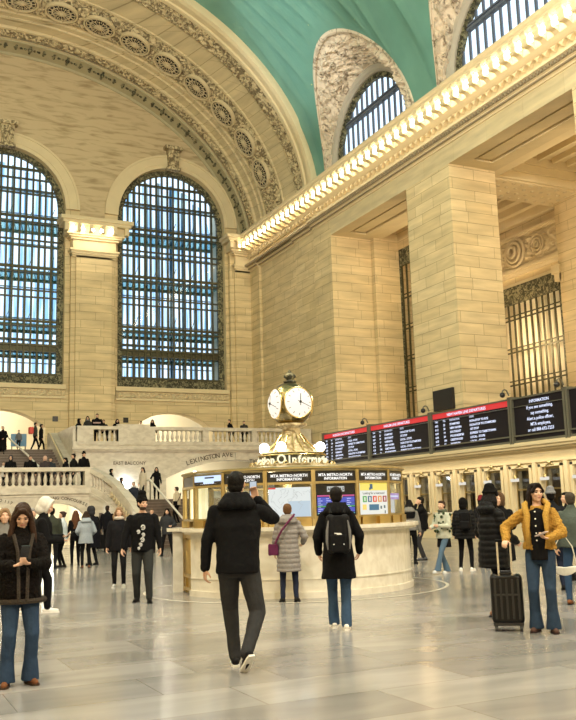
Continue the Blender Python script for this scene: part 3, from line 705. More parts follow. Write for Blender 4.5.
hr = empty('handrail', (9.4, 50, 5.1), label='pale handrail descending beside the upper flight of steps', cat='handrail')
q = MB(); q.tube([(0, .9, .95), (0, .4, .95), (0, -4.6, -1.45), (0, -5.0, -1.45)], .045, 8); q.build('rail', 'stone', hr); 
mr = empty('handrail', (7.9, 47.9, 2.6), label='white handrail down the middle of the upper flight, behind the seated people', cat='handrail')
q = MB(); q.tube([(-.9, 4.2, 2.5+1.2), (.0, .4, 2.05), (.55, -2.7, .75)], .05, 8); q.build('rail', mat('white_rail', (.75, .72, .66), .4), mr)
# landing
yl = 40.55
aL = low_arch(8.2, 1.35, 0, 1.25, 2.02); aM = low_arch(4.9, 1.3, 0, 1.25, 2.02)
vs, fs = cdt([(-4.5, 0), (-4.5, 2.6), (9.5, 2.6), (9.5, 0)], [low_arch(8.05, 1.3, 0, 1.35, 2.0), low_arch(5.0, 1.3, 0, 1.2, 2.02), low_arch(1.8, 1.3, 0, 1.2, 2.02)], lambda x, z: (x, yl, z)); b = MB().add(vs, fs)
for hp in (low_arch(8.05, 1.3, 0, 1.35, 2.0), low_arch(5.0, 1.3, 0, 1.2, 2.02), low_arch(1.8, 1.3, 0, 1.2, 2.02)):
    for i in range(len(hp)): (x, z), (x2, z2) = hp[i], hp[(i+1) % len(hp)]; b.add([(x, yl, z), (x2, yl, z2), (x2, yl+.7, z2), (x, yl+.7, z)], [(0,1,2,3)])
b.box(9.7, 16.6, 41.6, 41.7, 0, 1.8)
fl = MB(); fl.box(-4.5, 9.55, yl+.05, 46.7, 2.3, 2.6); fl.box(10.4, 16.6, 41.6, 46.7, 1.8, 2.08); fl.box(9.55, 10.4, 41.25, 46.7, 2.3, 2.6); struct(fl.build('floor_landing', 'marble'))
struct(b.build('wall_landing', 'marble'))
b = MB(); b.box(-4.5, 9.6, yl-.1, yl, 2.42, 2.62)
b.box(-4.5, 9.5, yl-.04, yl, 2.3, 2.36)
struct(b.build('trim_landing_moulding', 'marble'))
struct(MB().box(-4.5, 9.5, 45.5, 45.7, 0, 2.3).box(9.4, 9.55, 41.25, 45.7, 0, 2.3).build('wall_under_landing', 'room'))
inscription(letters_arc('DINING CONCOURSE', 7.95, -.45, 2.62, .19, yl-.02, 'trim_dining_inscription', None, mid=pi/2-.12, cw_=.72))
inscription(letters_arc('TRACKS 101 TO 117', 5.0, -.45, 2.62, .19, yl-.02, 'trim_tracks_inscription', None, mid=pi/2))
P2 = lambda x: (x, yl+.1, 2.6)
balustrade('balustrade', 'pale stone balustrade round the stair landing with people leaning behind it', [(P2(3.4), P2(9.5))], [(P2(9.15), P2(9.5), 1)])
# curved outer wall of the lower flight
cw = [(9.5, 40.62, 2.6), (9.95, 39.9, 2.25), (10.2, 39.1, 1.9), (10.36, 38.2, 1.45), (10.45, 37.2, 1.0), (10.5, 36.2, .5), (10.62, 35.4, .12)]
b = MB(); rl = MB()
def wallseg(b, off, z0f, z1f, w):
    prof = []
    for i, (x, y, z) in enumerate(cw):
        a = Vector(cw[max(0, i-1)][:2]); c = Vector(cw[min(len(cw)-1, i+1)][:2]); t = (c-a).normalized(); nn = Vector((t.y, -t.x))
        prof.append((x, y, nn, z))
    vs = []; fs = []
    for x, y, nn, z in prof:
        for s, zz in ((-w, z0f(z)), (w, z0f(z)), (w, z1f(z)), (-w, z1f(z))): vs.append((x+nn.x*(s+off), y+nn.y*(s+off), zz))
    for i in range(len(prof)-1):
        for k in range(4): fs.append((i*4+k, i*4+(k+1) % 4, (i+1)*4+(k+1) % 4, (i+1)*4+k))
    fs += [(0,1,2,3), tuple((len(prof)-1)*4+k for k in (3,2,1,0))]; b.add(vs, fs)
wallseg(b, 0, lambda z: 0, lambda z: z+.18, .15); wallseg(b, 0, lambda z: z+.78, lambda z: z+1., .2)
wallseg(b, 0, lambda z: max(0, z-.25), lambda z: z-.1, .19)
b2 = MB(); cwf = cw; cw = cw[2:]; wallseg(b, 0, lambda z: 0, lambda z: z+.8, .15); cw = cwf
b.box(10.4, 11.0, 34.85, 35.45, 0, 1.3)
st = b.build('balustrade', 'marble'); st2 = tag(st, 'pale stone balustrade sweeping down beside the lower flight of steps', 'balustrade')
for i in range(9):
    tt = i/8*1.75; k = int(tt); q_ = tt-k; a = Vector(cw[k]); c = Vector(cw[k+1]); p = a.lerp(c, q_)
    if 'b' in BP: o = bpy.data.objects.new('baluster', BP['b']); COL.objects.link(o); o.parent = st; o.location = p+Vector((0,0,.16))
sc_ = MB()
for i in range(10):
    a = Vector(cw[2]).lerp(Vector(cw[5]), i/10); sc_.tube([(a.x-.17, a.y+.12*cos(k*.6), a.z+.4+.12*sin(k*.6)) for k in range(11)], .035, 5)
sc_.build('carved_scroll', 'relief', st)
b = MB(); n = 15
for i in range(n): y = 36.2+(41.65-36.2)*i/n; b.box(10.45-.05*0 if y < 39 else 9.7, 16.6, y, 41.65, 0, 2.08*(i+1)/n)
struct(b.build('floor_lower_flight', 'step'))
nos = MB()
for i in range(n): y = 36.2+(41.65-36.2)*i/n; nos.box(10.6, 16.55, y-.03, y+.03, 2.08*(i+1)/n, 2.08*(i+1)/n+.012)
struct(nos.build('trim_lower_step_nosing', mat('step_nosing_b', (.3, .25, .2), .4)))
b = MB(); b.prism([(36.0, 0), (41.65, 2.0), (46.7, 2.0), (46.7, 3.0), (41.65, 3.0), (36., 1.0)], lambda y, z: (16.6, y, z), lambda y, z: (16.85, y, z))
struct(b.build('wall_lower_flight_parapet', mat('pale_glassy_marble', (.62, .64, .62), .3)))
hr = empty('handrail', (12.4, 39, 1.3), label='pale handrail slanting down the middle of the lower steps beside the couple', cat='handrail')
q = MB(); q.tube([(.1, 2.9, 1.75), (.1, 2.5, 1.75), (.1, -3.1, -.4)], .045, 8); q.build('rail', 'white_rail_', hr) if 'white_rail_' in M else q.build('rail', bpy.data.materials['white_rail'], hr)

for y, z in ((2.4, .75), (-2.6, -1.2)): MB().tube([(.1, y, z), (.1, y, z+.95)], .03, 6).build('post', 'steel', hr)
# wall lamp by the balcony inscription
wl = empty('wall_lamp', (12.7, YB-.1, 3.0), label='bright white wall lamp below the EAST BALCONY lettering', cat='lamp')
MB().sph((0, -.22, 0), .22, 10).build('globe', lamp('cool_globe', (.86, .93, 1), 22), wl, smooth=True); MB().box(-.08, .08, -.05, .1, -.5, -.1).tube([(0, 0, -.4), (0, -.22, -.22)], .04).build('bracket', 'brass_d', wl)
wl = empty('wall_lamp', (16.55, YB-.1, 3.55), label='small bright lamp where the LEXINGTON AVE arch springs, left of the booth', cat='lamp')
MB().sph((0, -.2, 0), .13, 8).build('globe', 'globe', wl, smooth=True); MB().box(-.06, .06, -.05, .1, -.3, -.05).build('bracket', 'brass_d', wl)

# ------------------------------------------------------------------ ticket windows and departure boards
XT = 23.
t = MB()
yb0 = 33.85; pitch = 1.68
cents = [yb0-pitch*i for i in range(-7, 12)]
holes = [[(c-.5, 1.12), (c-.5, 2.74), (c+.5, 2.74), (c+.5, 1.12)] for c in cents]
vs, fs = cdt([(12, 0), (12, 3.0), (46.6, 3.0), (46.6, 0)], holes, lambda y, z: (XT, y, z)); t.add(vs, fs)
for c in cents:
    for (y, z, y2, z2) in ((c-.5, 1.12, c-.5, 2.74), (c+.5, 1.12, c+.5, 2.74), (c-.5, 2.74, c+.5, 2.74), (c-.5, 1.12, c+.5, 1.12)):
        t.add([(XT, y, z), (XT, y2, z2), (XT+.45, y2, z2), (XT+.45, y, z)], [(0,1,2,3)])
for a, z0, z1 in ((0, 3.0, 3.4),): t.box(XT-.02, XT+1, 12, 46.6, z0, z1)
t.box(XT, 23.95, YW, 12, 0, 3.7)
struct(t.build('wall_ticket_front', 'marble_warm' if 'marble_warm' in M else 'stone'))
tm = MB()
for z0, z1, d in ((2.92, 3.0, .1), (3.38, 3.46, .2), (3.46, 3.56, .34), (3.56, 3.66, .42), (0, .14, .12), (.14, .95, .04)): tm.box(XT-d, XT+.9, 12, 46.6, z0, z1)
for c in cents:
    for s in (1,):
        tm.box(XT-.09, XT, c+s*.84-.1, c+s*.84+.1, .95, 2.94)
    for s in (-1, 1): tm.box(XT-.06, XT, c+s*.58-.07, c+s*.58+.07, 1.1, 2.84)
    tm.box(XT-.06, XT, c-.65, c+.65, 2.74, 2.86)
struct(tm.build('trim_ticket_front', 'stone'))
dk = MB().box(XT+1.6, XT+1.7, 12, 46.6, 0, 3.4); 
struct(MB().box(24.1, 24.2, 12, 46.6, .0, 3.4).build('wall_ticket_backing', mat('dark_wood', (.10, .065, .03), .5, noise_=.5, scale=2)))
tw = None
for i, c in enumerate(cents[2:-2]):
    k = i
    if tw is None:
        tw = empty('ticket_window', (XT+.2, c, 1.12), label='brass-framed ticket window with a small pale sign above it', cat='ticket window', group='ticket windows under the departure boards'); r0 = tw
        g = MB(); g.box(-.04, .04, -.5, -.44, 0, 1.62); g.box(-.04, .04, .44, .5, 0, 1.62); g.box(-.04, .04, -.5, .5, 1.54, 1.62); g.box(-.03, .03, -.5, .5, .78, .84); g.build('frame', 'brass_d', tw)
        g = MB(); g.box(-.02, .02, -.44, .44, .84, 1.54); 
        for j in range(-3, 4): pass
        g.build('pane', 'booth_glass', tw)
        MB().box(-.55, .3, -.5, .5, -.06, 0).build('counter', 'white_marble', tw)
        g = MB(); g.box(.3, .6, -.3, .3, .05, .5); g.build('desk_screen', 'dark', tw)
        g = MB(); g.lathe([(.02, .16), (.05, .12), (.08, .08), (.09, .0), (.08, -.02)], (-.3, .22, 1.24), 12); g.tube([(-.3, .22, 1.42), (-.3, .22, 1.62), (-.16, .1, 1.72)], .018, 6); g.build('lamp', 'brass_d', tw)
        MB().box(-.36, -.3, .02, .46, 1.12, 1.24).build('pale_number_sign', lamp('ticket_sign_light', (1, .97, .9), .62), tw)  # sign is not a lamp; emission added to brighten its pale face
        g = MB(); g.sph((-.25, 0, 1.76), .09, 6); g.tube([(-.25, 0, 1.7), (-.25, -.2, 1.66), (-.2, -.26, 1.72)], .03, 6); g.tube([(-.25, 0, 1.7), (-.25, .2, 1.66), (-.2, .26, 1.72)], .03, 6); g.build('ornament', 'brass_d', tw)
    else:
        o = copy_tree(r0); o.location = (XT+.2, c, 1.12)
# boards
XB = 22.95
def board(ya, yb, label, kind, title=None):
    """runs from yb (far) to ya (near)"""
    w = yb-ya; yc = (ya+yb)/2; t = empty('departure_board' if kind != 'off' else 'blank_display_board', (XB, yc, 3.68), label=label, cat='board')
    fr = MB(); fr.box(-.08, .3, -w/2, w/2, 0, .13); fr.box(-.08, .3, -w/2, w/2, 1.74, 1.8); fr.box(-.12, .3, -w/2, -w/2+.1, 0, 1.86); fr.box(-.12, .3, w/2-.1, w/2, 0, 1.86); fr.box(-.1, .0, -w/2, w/2, .28, .33)
    if kind != 'off': fr.box(-.1, -.02, -w/2, w/2, 1.42, 1.44)
    fr.build('frame', 'steel', t); MB().box(0, .26, -w/2+.06, w/2-.06, .1, 1.76).build('display_panel', 'screen_dark', t)
    mwf = lambda y, z: frame_mw((-.015, y, z), (0,-1,0), (0,0,1))
    if kind == 'info':
        rows = ['INFORMATION', 'If you see something,', 'say something.', 'Alert a police officer,', 'MTA employee,', 'or call 888-692-7233']
        for i, s in enumerate(rows): text_mesh(s, .17 if i else .16, 'lettering', 'screen_white', t, mwf(-.05, 1.52 if i == 0 else 1.5-.215*i), bold=.004)
    if kind == 'trains':
        MB().box(-.01, .02, -w/2+.1, w/2-.1, 1.52, 1.74).build('header_band', 'screen_red', t)
        text_mesh(title, .17, 'title', 'screen_white', t, mwf(.2, 1.57), bold=.004, sx=1.1)
        left = w/2-.25
        hd = MB(); hd.box(-.012, 0, -w/2+.1, w/2-.1, 1.44, 1.455); hd.build('rule', 'screen_white', t)
        text_mesh('TIME', .11, 'heading', 'screen_white', t, mwf(left, 1.34), align='LEFT', bold=.002); text_mesh('TRK', .11, 'heading', 'screen_white', t, mwf(left-.6, 1.34), align='LEFT', bold=.002); text_mesh('DESTINATION', .11, 'heading', 'screen_white', t, mwf(left-1.1, 1.34), align='LEFT', bold=.002); text_mesh('STOPS', .11, 'heading', 'screen_white', t, mwf(left-2.5, 1.34), align='LEFT', bold=.002)
        dest = [('6:02', '23', 'STAMFORD', 'NON-STOP TO RYE'), ('6:07', '17', 'HARRISON', 'LOCAL - STOPS'), ('6:12', '30', 'NEW HAVEN', 'NON-STOP TO STAMFORD'), ('6:20', '19', 'SOUTHEAST', '1ST STOP'), ('6:25', '104', 'CRESTWOOD', 'LOCAL - STOPS'), ('6:34', '24', 'POUGHKEEPSIE', 'EXPRESS TO TARRYTOWN')]
        rnd = random.Random(int(ya*10)); rnd.shuffle(dest)
        for i, (a, c, d, e) in enumerate(dest):
            z = 1.16-.17*i
            for s, off in ((a, 0), (c, .62), (d, 1.1), (e, 2.5)): text_mesh(s, .125, 'train_row', 'screen_white', t, mwf(left-off, z), align='LEFT', bold=.005, sx=1.12)
    return t
board(38.22, 43.2, 'departure board nearest the clock, leftmost in the row, red header', 'trains', 'HUDSON LINE DEPARTURES')
board(32.85, 38.18, 'second departure board from the left, above the backpack wearer, red header', 'trains', 'HARLEM LINE DEPARTURES')
board(27.36, 32.81, 'third departure board from the left, beside the dark wall opening, red header', 'trains', 'NEW HAVEN LINE DEPARTURES')
board(24.3, 27.32, 'black information board with white text and no red header', 'info')
board(18.6, 24.26, 'blank dark board at the right edge of the picture', 'off')
struct(MB().box(22.85, 23.95, 12, 46.6, 3.6, 3.72).box(23.4, 23.95, 12, 46.6, 3.7, 4.9).build('trim_board_ledge', 'stone'))
for i, y in enumerate((38.2, 32.83, 27.34, 24.3)):
    c = empty('security_camera', (22.75, y, 5.5), label='small camera on a hook above the gap between boards, '+['nearest the clock', 'second from the clock', 'left of the information board', 'right of the information board'][i], cat='camera')
    MB().tube([(.1, 0, .1), (0, 0, .3), (-.1, 0, .34), (-.2, 0, .28), (-.22, 0, .2)], .03, 6).build('hook', 'steel', c); MB().sph((-.22, 0, .12), .11, 8).build('housing', 'dark', c, smooth=True)
# dark loudspeaker grille on the pier
o = MB().box(-.12, .02, -.75, .75, 0, .95).build('wall_grille', 'dark'); o.location = (23.9, 33.05, 5.7); tag(o, 'black rectangular grille panel on the stone pier above the boards', 'panel'); 

# ------------------------------------------------------------------ light
def area(name, loc, size, power, col, rot=(0,0,0), sy=None, spread=pi):
    l = bpy.data.lights.new(name, 'AREA'); l.energy = power; l.color = col; l.size = size
    if sy: l.shape = 'RECTANGLE'; l.size_y = sy
    l.spread = spread
    o = bpy.data.objects.new(name, l); COL.objects.link(o); o.location = loc; o.rotation_euler = rot; return o
def point(name, loc, power, col, r=.3):
    l = bpy.data.lights.new(name, 'POINT'); l.energy = power; l.color = col; l.shadow_soft_size = r
    o = bpy.data.objects.new(name, l); COL.objects.link(o); o.location = loc; return o
WARM = (1, .82, .56); W2 = (1, .875, .715)
LK = 1.
# unseen fill lights added high in the hall, and cornice uplights
for y in (-14, 4, 22): point('hall_fill_light', (0, y, 15.5), 7000*LK, W2, .9)
for y in (-8, 8): point('hall_fill_light', (13, y, 15.), 6400*LK, W2, .9)
# cornice bulb rows, as strips of small lamps facing down and outwards
area('cornice_row_light', (23.05, 38.5, 19.4), .12, 160, WARM, (0, radians(22), 0), 33., radians(170))
area('pier_capital_light', (13, YE-1.5, 19.3), .1, 40, WARM, (radians(25), 0, 0), None); 
bpy.data.objects['pier_capital_light'].data.shape = 'RECTANGLE'; bpy.data.objects['pier_capital_light'].data.size = 2.6; bpy.data.objects['pier_capital_light'].data.size_y = .12
# unseen spot added to brighten one patch of the vault, then the uplights
sp = bpy.data.lights.new('added_vault_spot', 'SPOT'); sp.energy = 22000; sp.spot_size = radians(20); sp.spot_blend = 1; sp.color = (.95, 1, .97); sp.shadow_soft_size = .3
so_ = bpy.data.objects.new('added_vault_spot', sp); COL.objects.link(so_); so_.location = (-6.5, 30, 22); so_.rotation_euler = (Vector((20.6, 41.6, 28.0))-Vector((-6.5, 30, 22))).to_track_quat('-Z', 'Y').to_euler()
for y in (10, 20): point('cornice_uplight', (20, y, 22.), 300*LK, (.95, 1, .92), .3)
for y in (0, 14, 28, 40): point('cornice_uplight', (-7., y, 22.), 800*LK, (1, .97, .85), .3)
# passages and rooms behind
for y in (27.5, 39.3): point('passage_light', (29.6 if y < 30 else 27.4, y, 14.), 470 if y < 30 else 260, (1, .76, .44), .4)
point('passage_light', (31., 37.5, 10), 520, (1, .76, .46), .4)
for x in (7.4, 18.5, -3.7): point('upper_passage_light', (x, 59.2, 8.2), 420, (1, .93, .78), .3)
point('lower_passage_light', (18.1, 49.8, 3.3), 320, (1, .93, .75), .3)
for x in (8.1, 5, 1.8): point('dining_arch_light', (x, 43.2, 1.9), 150, (1, .94, .78), .25)
point('passage_low_light', (27.2, 40.2, 7.), 110, (1, .70, .34), .3)
area('ticket_hall_light', (22.4, 30, 3.2), .1, 160, WARM, (0, 0, 0), 30.)
# sky outside: bright overcast
W = bpy.data.worlds.new('sky'); S.world = W; W.use_nodes = True; wn_ = W.node_tree; bg = wn_.nodes['Background']
bg.inputs['Color'].default_value = (.72, .87, 1., 1); bg.inputs['Strength'].default_value = 1.85
# ------------------------------------------------------------------ information booth
TH = radians(243.6); bx, by = BC
def pol(a, r_, z=0.): return (r_*cos(a), r_*sin(a), z)
booth = empty('information_booth', (bx, by, 0), label='round marble and brass information booth under the four-faced clock', cat='booth')
VA = [radians(6.1+22.5*k) for k in range(16)]
dk_ = min(range(16), key=lambda k: abs(((math.degrees(VA[k])-163.6+180) % 360)-180))   # brass door panel
door_a, door_b = VA[dk_], VA[(dk_+1) % 16]
def arc_wall(b, r0, r1, z0, z1, a0, a1, n=40):
    pr = [(r0, z0), (r1, z0), (r1, z1), (r0, z1)]; vs = []; fs = []
    for i in range(n+1):
        a = a0+(a1-a0)*i/n; vs += [(rr*cos(a), rr*sin(a), z) for rr, z in pr]
    for i in range(n):
        for k in range(4): fs.append((i*4+k, i*4+(k+1) % 4, (i+1)*4+(k+1) % 4, (i+1)*4+k))
    fs += [(0,1,2,3), (n*4+3, n*4+2, n*4+1, n*4)]; return b.add(vs, fs)
a0, a1 = door_b, door_a+2*pi
b = MB(); arc_wall(b, 2.05, 2.17, .0, 1.1, a0, a1, 72); b.build('marble_base', 'white_marble', booth, smooth=False)
b = MB(); arc_wall(b, 2.02, 2.2, .0, .1, a0, a1, 72); arc_wall(b, 2.1, 2.185, .3, .315, a0, a1, 72); arc_wall(b, 2.0, 2.2, 1.04, 1.1, a0, a1, 72); b.build('base_moulding', 'white_marble', booth)
b = MB(); arc_wall(b, 1.75, 2.34, 1.1, 1.16, a0, a1, 72); arc_wall(b, 1.8, 2.30, 1.06, 1.1, a0, a1, 72); b.build('counter', 'white_marble', booth)
b = MB()
for s in range(5): a = a0+(a1-a0)*s/5; 
for k in range(16):
    if k == dk_: continue
    for j in range(2):
        p = (VA[k]*(.75-.5*j)+(VA[k]+radians(22.5))*(.25+.5*j)); arc_wall(b, 1.98, 2.12, 1.16, 1.29, p-.07, p+.07, 4)
arc_wall(b, 1.98, 2.06, 1.16, 1.28, a0, a1, 72)
b.build('brass_rail', 'brass', booth)
RU = 2.07
def edge_frame(k, r_=RU, out=0.):
    a, c = VA[k], VA[k]+radians(22.5); p = Vector(pol(a, r_)); q = Vector(pol(c, r_)); m = (p+q)/2; n = m.normalized(); rt = (q-p).normalized(); return m+n*out, rt, n, (q-p).length/2
def panel_mw(k, x, z, out):
    m, rt, n, h = edge_frame(k, out=out); o = m+rt*x+Vector((0,0,z)); return frame_mw(o, rt, (0,0,1))
def pbox(b, k, x0, x1, z0, z1, o0, o1):
    m, rt, n, h = edge_frame(k); vs = []
    for z in (z0, z1):
        for x, o in ((x0, o0), (x1, o0), (x1, o1), (x0, o1)): vs.append(m+rt*x+n*o+Vector((0,0,z)))
    return b.add(vs, [(0,3,2,1),(4,5,6,7),(0,1,5,4),(1,2,6,5),(2,3,7,6),(3,0,4,7)])
for a in VA:
    b = MB().box(-.035, .035, -.035, .035, 1.16, 2.1); b.tube([(.0, 0, 1.28), (0, 0, 1.9)], .045, 8)
    o = b.build('post', 'brass_d', booth); o.location = pol(a, RU-.01); o.rotation_euler = (0, 0, a)
b = MB(); b.lathe([(1.9, 2.07), (2.08, 2.08), (2.09, 2.1), (2.13, 2.12), (2.13, 2.14), (2.08, 2.16), (1.2, 2.22), (.9, 2.23), (.9, 2.2), (1.9, 2.06)], (0,0,0), 64); b.build('roof', 'brass_d', booth)
for k in range(16):
    b = MB(); h = edge_frame(k)[3]; pbox(b, k, -h+.04, h-.04, 1.9, 2.07, -.02, .02); b.build('header_panel', 'dark', booth)
    b = MB(); pbox(b, k, -h+.03, h-.03, 1.86, 1.9, -.03, .035); b.build('rail', 'brass_d', booth); b = MB(); pbox(b, k, -h+.03, h-.03, 1.28, 1.32, -.03, .03); b.build('rail', 'brass_d', booth)
M['head_text'] = lamp('header_text_light', (1, 1, .98), 1.0)
kk = lambda deg: min(range(16), key=lambda k: abs(((math.degrees(VA[k])-deg+180) % 360)-180))
k0 = kk(231.1)
for k in (k0-2, k0-1, k0, k0+1, k0+2, k0+3, k0+4):
    text_mesh('MTA METRO-NORTH', .066, 'header_text', 'head_text', booth, panel_mw(k, 0, 1.985, .025), bold=.002); text_mesh('INFORMATION', .062, 'header_text', 'head_text', booth, panel_mw(k, 0, 1.925, .025), bold=.002)
h = edge_frame(0)[3]
# map panel
b = MB(); pbox(b, k0, -h+.05, h-.05, 1.3, 1.81, .0, .02); mp = b.build('map_panel', lamp('map_paper_backlit', (.62, .70, .74), .9), booth)
b = MB(); pbox(b, k0, -.02, h-.06, 1.32, 1.58, .021, .023); b.build('sea', lamp('map_sea_backlit', (.34, .50, .66), .9), booth)
b = MB(); random.seed(5)
for i in range(12):
    x = random.uniform(-.3, .25); z = random.uniform(1.4, 1.7); m_, rt, n_, _ = edge_frame(k0, out=.024); pts = []
    for j in range(7): pts.append(m_+rt*max(-.34, min(.34, x))+Vector((0,0,max(1.33, min(1.78, z))))); x += random.uniform(-.05, .07); z += random.uniform(-.06, .06)
    b.tube(pts, .0018, 4)
b.build('map_lines', mat('map_ink', (.35, .4, .45), .6), booth)
b = MB(); pbox(b, k0, -h+.05, -h+.17, 1.785, 1.81, .021, .023); b.build('map_heading', 'screen_red', booth)
# arrivals screen
k1 = k0+1
b = MB(); pbox(b, k1, -h+.04, h-.04, 1.32, 1.86, -.01, .01); b.build('arrivals_screen', mat('arrivals_black', (.008, .008, .01), .25), booth)
b = MB(); pbox(b, k1, -.16, .16, 1.72, 1.81, .011, .014); b.build('arrivals_plate', lamp('grey_plate_light', (.55, .62, .66), .6), booth)
text_mesh('ARRIVALS', .07, 'arrivals_lettering', mat('arr_ink', (.02, .03, .05), .5), booth, panel_mw(k1, 0, 1.74, .016), bold=.002)
for i, (c, z0, z1) in enumerate((((.55, .05, .25), 1.64, 1.665), ((.03, .06, .5), 1.54, 1.63), ((.03, .08, .45), 1.49, 1.535), ((.02, .35, .12), 1.465, 1.485), ((.03, .06, .5), 1.38, 1.455), ((.05, .3, .4), 1.35, 1.37))):
    b = MB(); pbox(b, k1, -h+.06, h-.06, z0, z1, .011, .013); b.build('screen_row', lamp('arrivals_row_%d' % i, c, 1.), booth)
b = MB()
for i in range(8):
    for x in (-.33, -.18, .02, .2): pbox(b, k1, x, x+.05+.03*((i+int(x*10)) % 2), 1.362+.034*i, 1.368+.034*i, .0135, .0145)
b.build('screen_text', 'screen_white', booth)
# poster
k2 = k0+2
b = MB(); pbox(b, k2, -h+.05, h-.05, 1.3, 1.86, .0, .02); b.build('poster', lamp('poster_white_backlit', (.86, .9, .86), .75), booth)
b = MB(); pbox(b, k2, -h+.05, h-.05, 1.73, 1.86, .021, .024); b.build('poster_band', lamp('poster_yellow_backlit', (.95, .78, .06), .8), booth)
b = MB(); pbox(b, k2, -.1, -.03, 1.755, 1.84, .025, .027); pbox(b, k2, -.12, -.08, 1.74, 1.78, .025, .027); b.build('poster_mark', mat('poster_mark', (.05, .12, .25), .5), booth)
text_mesh('Looking for a restroom?', .058, 'poster_text', mat('poster_ink', (.06, .07, .08), .5), booth, panel_mw(k2, 0, 1.665, .022), bold=.001)
for i, c in enumerate(((.10, .35, .14), (.08, .16, .30), (.55, .08, .05), (.60, .30, .12), (.30, .07, .10))):
    b = MB(); x = -.29+i*.13; pbox(b, k2, x, x+.1, 1.53, 1.635, .021, .024); q = b.build('poster_tile', mat('poster_tile_%d' % i, c, .5), booth); b = MB(); pbox(b, k2, x+.035, x+.065, 1.55, 1.615, .0245, .026); b.build('tile_mark', 'poster_white_' if 'poster_white_' in M else bpy.data.materials['poster_white_backlit'], q)
for x0_, x1_, z0_, z1_, c in ((-.3, -.2, 1.4, 1.49, (.75, .55, .2)), (-.13, .12, 1.39, 1.49, (.05, .15, .32)), (.16, .2, 1.41, 1.46, (.1, .15, .2)), (.25, .29, 1.42, 1.47, (.1, .15, .2)), (.27, .29, 1.33, 1.38, (.02, .02, .02))):
    b = MB(); pbox(b, k2, x0_, x1_, z0_, z1_, .021, .024); b.build('poster_block', mat('poster_block', c, .5), booth)
# glazed panels with leaflets and signs inside
k3 = k0+3
for k in list(range(16)):
    if k in (k0, k1, k2, dk_): continue
    b = MB(); pbox(b, k, -h+.03, h-.03, 1.32, 1.86, -.004, .004); b.build('glass_pane', 'booth_glass', booth)
b = MB(); pbox(b, k3, -.36, .1, 1.33, 1.62, -.06, -.05); b.build('notice', lamp('notice_backlit', (.85, .9, .92), .7), booth)
b = MB(); pbox(b, k3, -.38, .28, 1.57, 1.68, -.03, -.02); b.build('purple_sign', lamp('purple_sign_light', (.40, .22, .75), .9), booth); b = MB(); pbox(b, k3, -.3, -.1, 1.35, 1.41, -.048, -.044); pbox(b, k3, -.36, .22, 1.61, 1.64, -.018, -.014); b.build('sign_text', 'screen_white', booth)
b = MB()
for i in range(7): pbox(b, k3, -.32, -.12, 1.70+.02*i, 1.712+.02*i, -.1, -.09)
b.build('blind', 'dark', booth)
kl = k0-2   # left of the map: tall lit strips and monitors seen through the glass
b = MB(); pbox(b, kl, -h+.05, -h+.17, 1.32, 1.88, -.16, -.1); pbox(b, k0-3, -h+.25, h-.08, 1.32, 1.86, -.16, -.1); pbox(b, k0-3, -h+.06, -h+.2, 1.32, 1.86, -.16, -.1); b.build('lit_column', lamp('yellow_lit_column', (1, .83, .38), 1.0), booth)
b = MB(); pbox(b, kl, -h+.02, h-.02, 1.93, 2.07, .021, .03); b.build('bright_header_screen', lamp('blue_white_screen', (.6, .75, 1), 1.2), booth)
b = MB(); pbox(b, kl, -h+.02, -h+.28, 1.93, 1.965, .031, .034); pbox(b, kl, h-.22, h-.02, 1.93, 1.965, .031, .034); pbox(b, kl, -.08, .18, 2.02, 2.045, .031, .034); b.build('header_block', 'dark', booth)
b = MB(); pbox(b, kl, -.15, .3, 1.34, 1.62, -.5, -.45); b.build('desk_monitor', lamp('monitor_light', (.75, .85, 1), 1.1), booth); b = MB(); pbox(b, kl, -.02, .26, 1.63, 1.68, -.4, -.38); b.build('name_sign', mat('blue_sign', (.05, .09, .3), .4), booth)
# brass door and the window above it
b = MB(); pbox(b, dk_, -h, h, 0, 1.1, -.04, .0); b.build('door', 'brass_d', booth); b = MB()
for x0_, x1_ in ((-h, -h+.06), (h-.06, h), (-h+.14, -h+.19), (h-.19, h-.14)): pbox(b, dk_, x0_, x1_, .02, 1.1, 0, .04)
for z in (.05, .28, .98): pbox(b, dk_, -h, h, z, z+.06, 0, .035)
for x in (-.12, -.04, .04, .12): 
    m_, rt, n_, _ = edge_frame(dk_, out=.03); b.tube([m_+rt*x+Vector((0,0,.35)), m_+rt*x+Vector((0,0,.6)), m_+rt*(x*1.3)+Vector((0,0,.75)), m_+rt*x+Vector((0,0,.95))], .018, 6)
b.build('door_frame', 'brass', booth)
b = MB(); pbox(b, dk_, -h, h, 1.1, 1.16, -.1, .12); b.build('door_ledge', 'white_marble', booth)
for s in (1,):
    b = MB(); p = Vector(pol(VA[dk_]-.05, 2.2)); b.box(-.09, .09, -.12, .12, 0, 1.1); b.box(-.2, .2, -.2, .2, 1.1, 1.16); o = b.build('marble_jamb', 'white_marble', booth); o.location = p; o.rotation_euler = (0, 0, VA[dk_])
b = MB(); b.lathe([(.0, 0), (.35, 0), (.35, 2.08), (.0, 2.08)], (0,0,0), 24); b.build('inner_column', 'brass_d', booth)
b = MB(); b.lathe([(1.5, .0), (1.9, 0), (1.9, 1.05), (1.5, 1.05)], (0,0,0), 32); b.build('inner_desk', 'step', booth)
point('booth_lamp', (bx-.7, by-.5, 1.9), 14, (1, .88, .62), .1); point('booth_lamp', (bx+.8, by+.5, 1.9), 14, (1, .88, .62), .1)
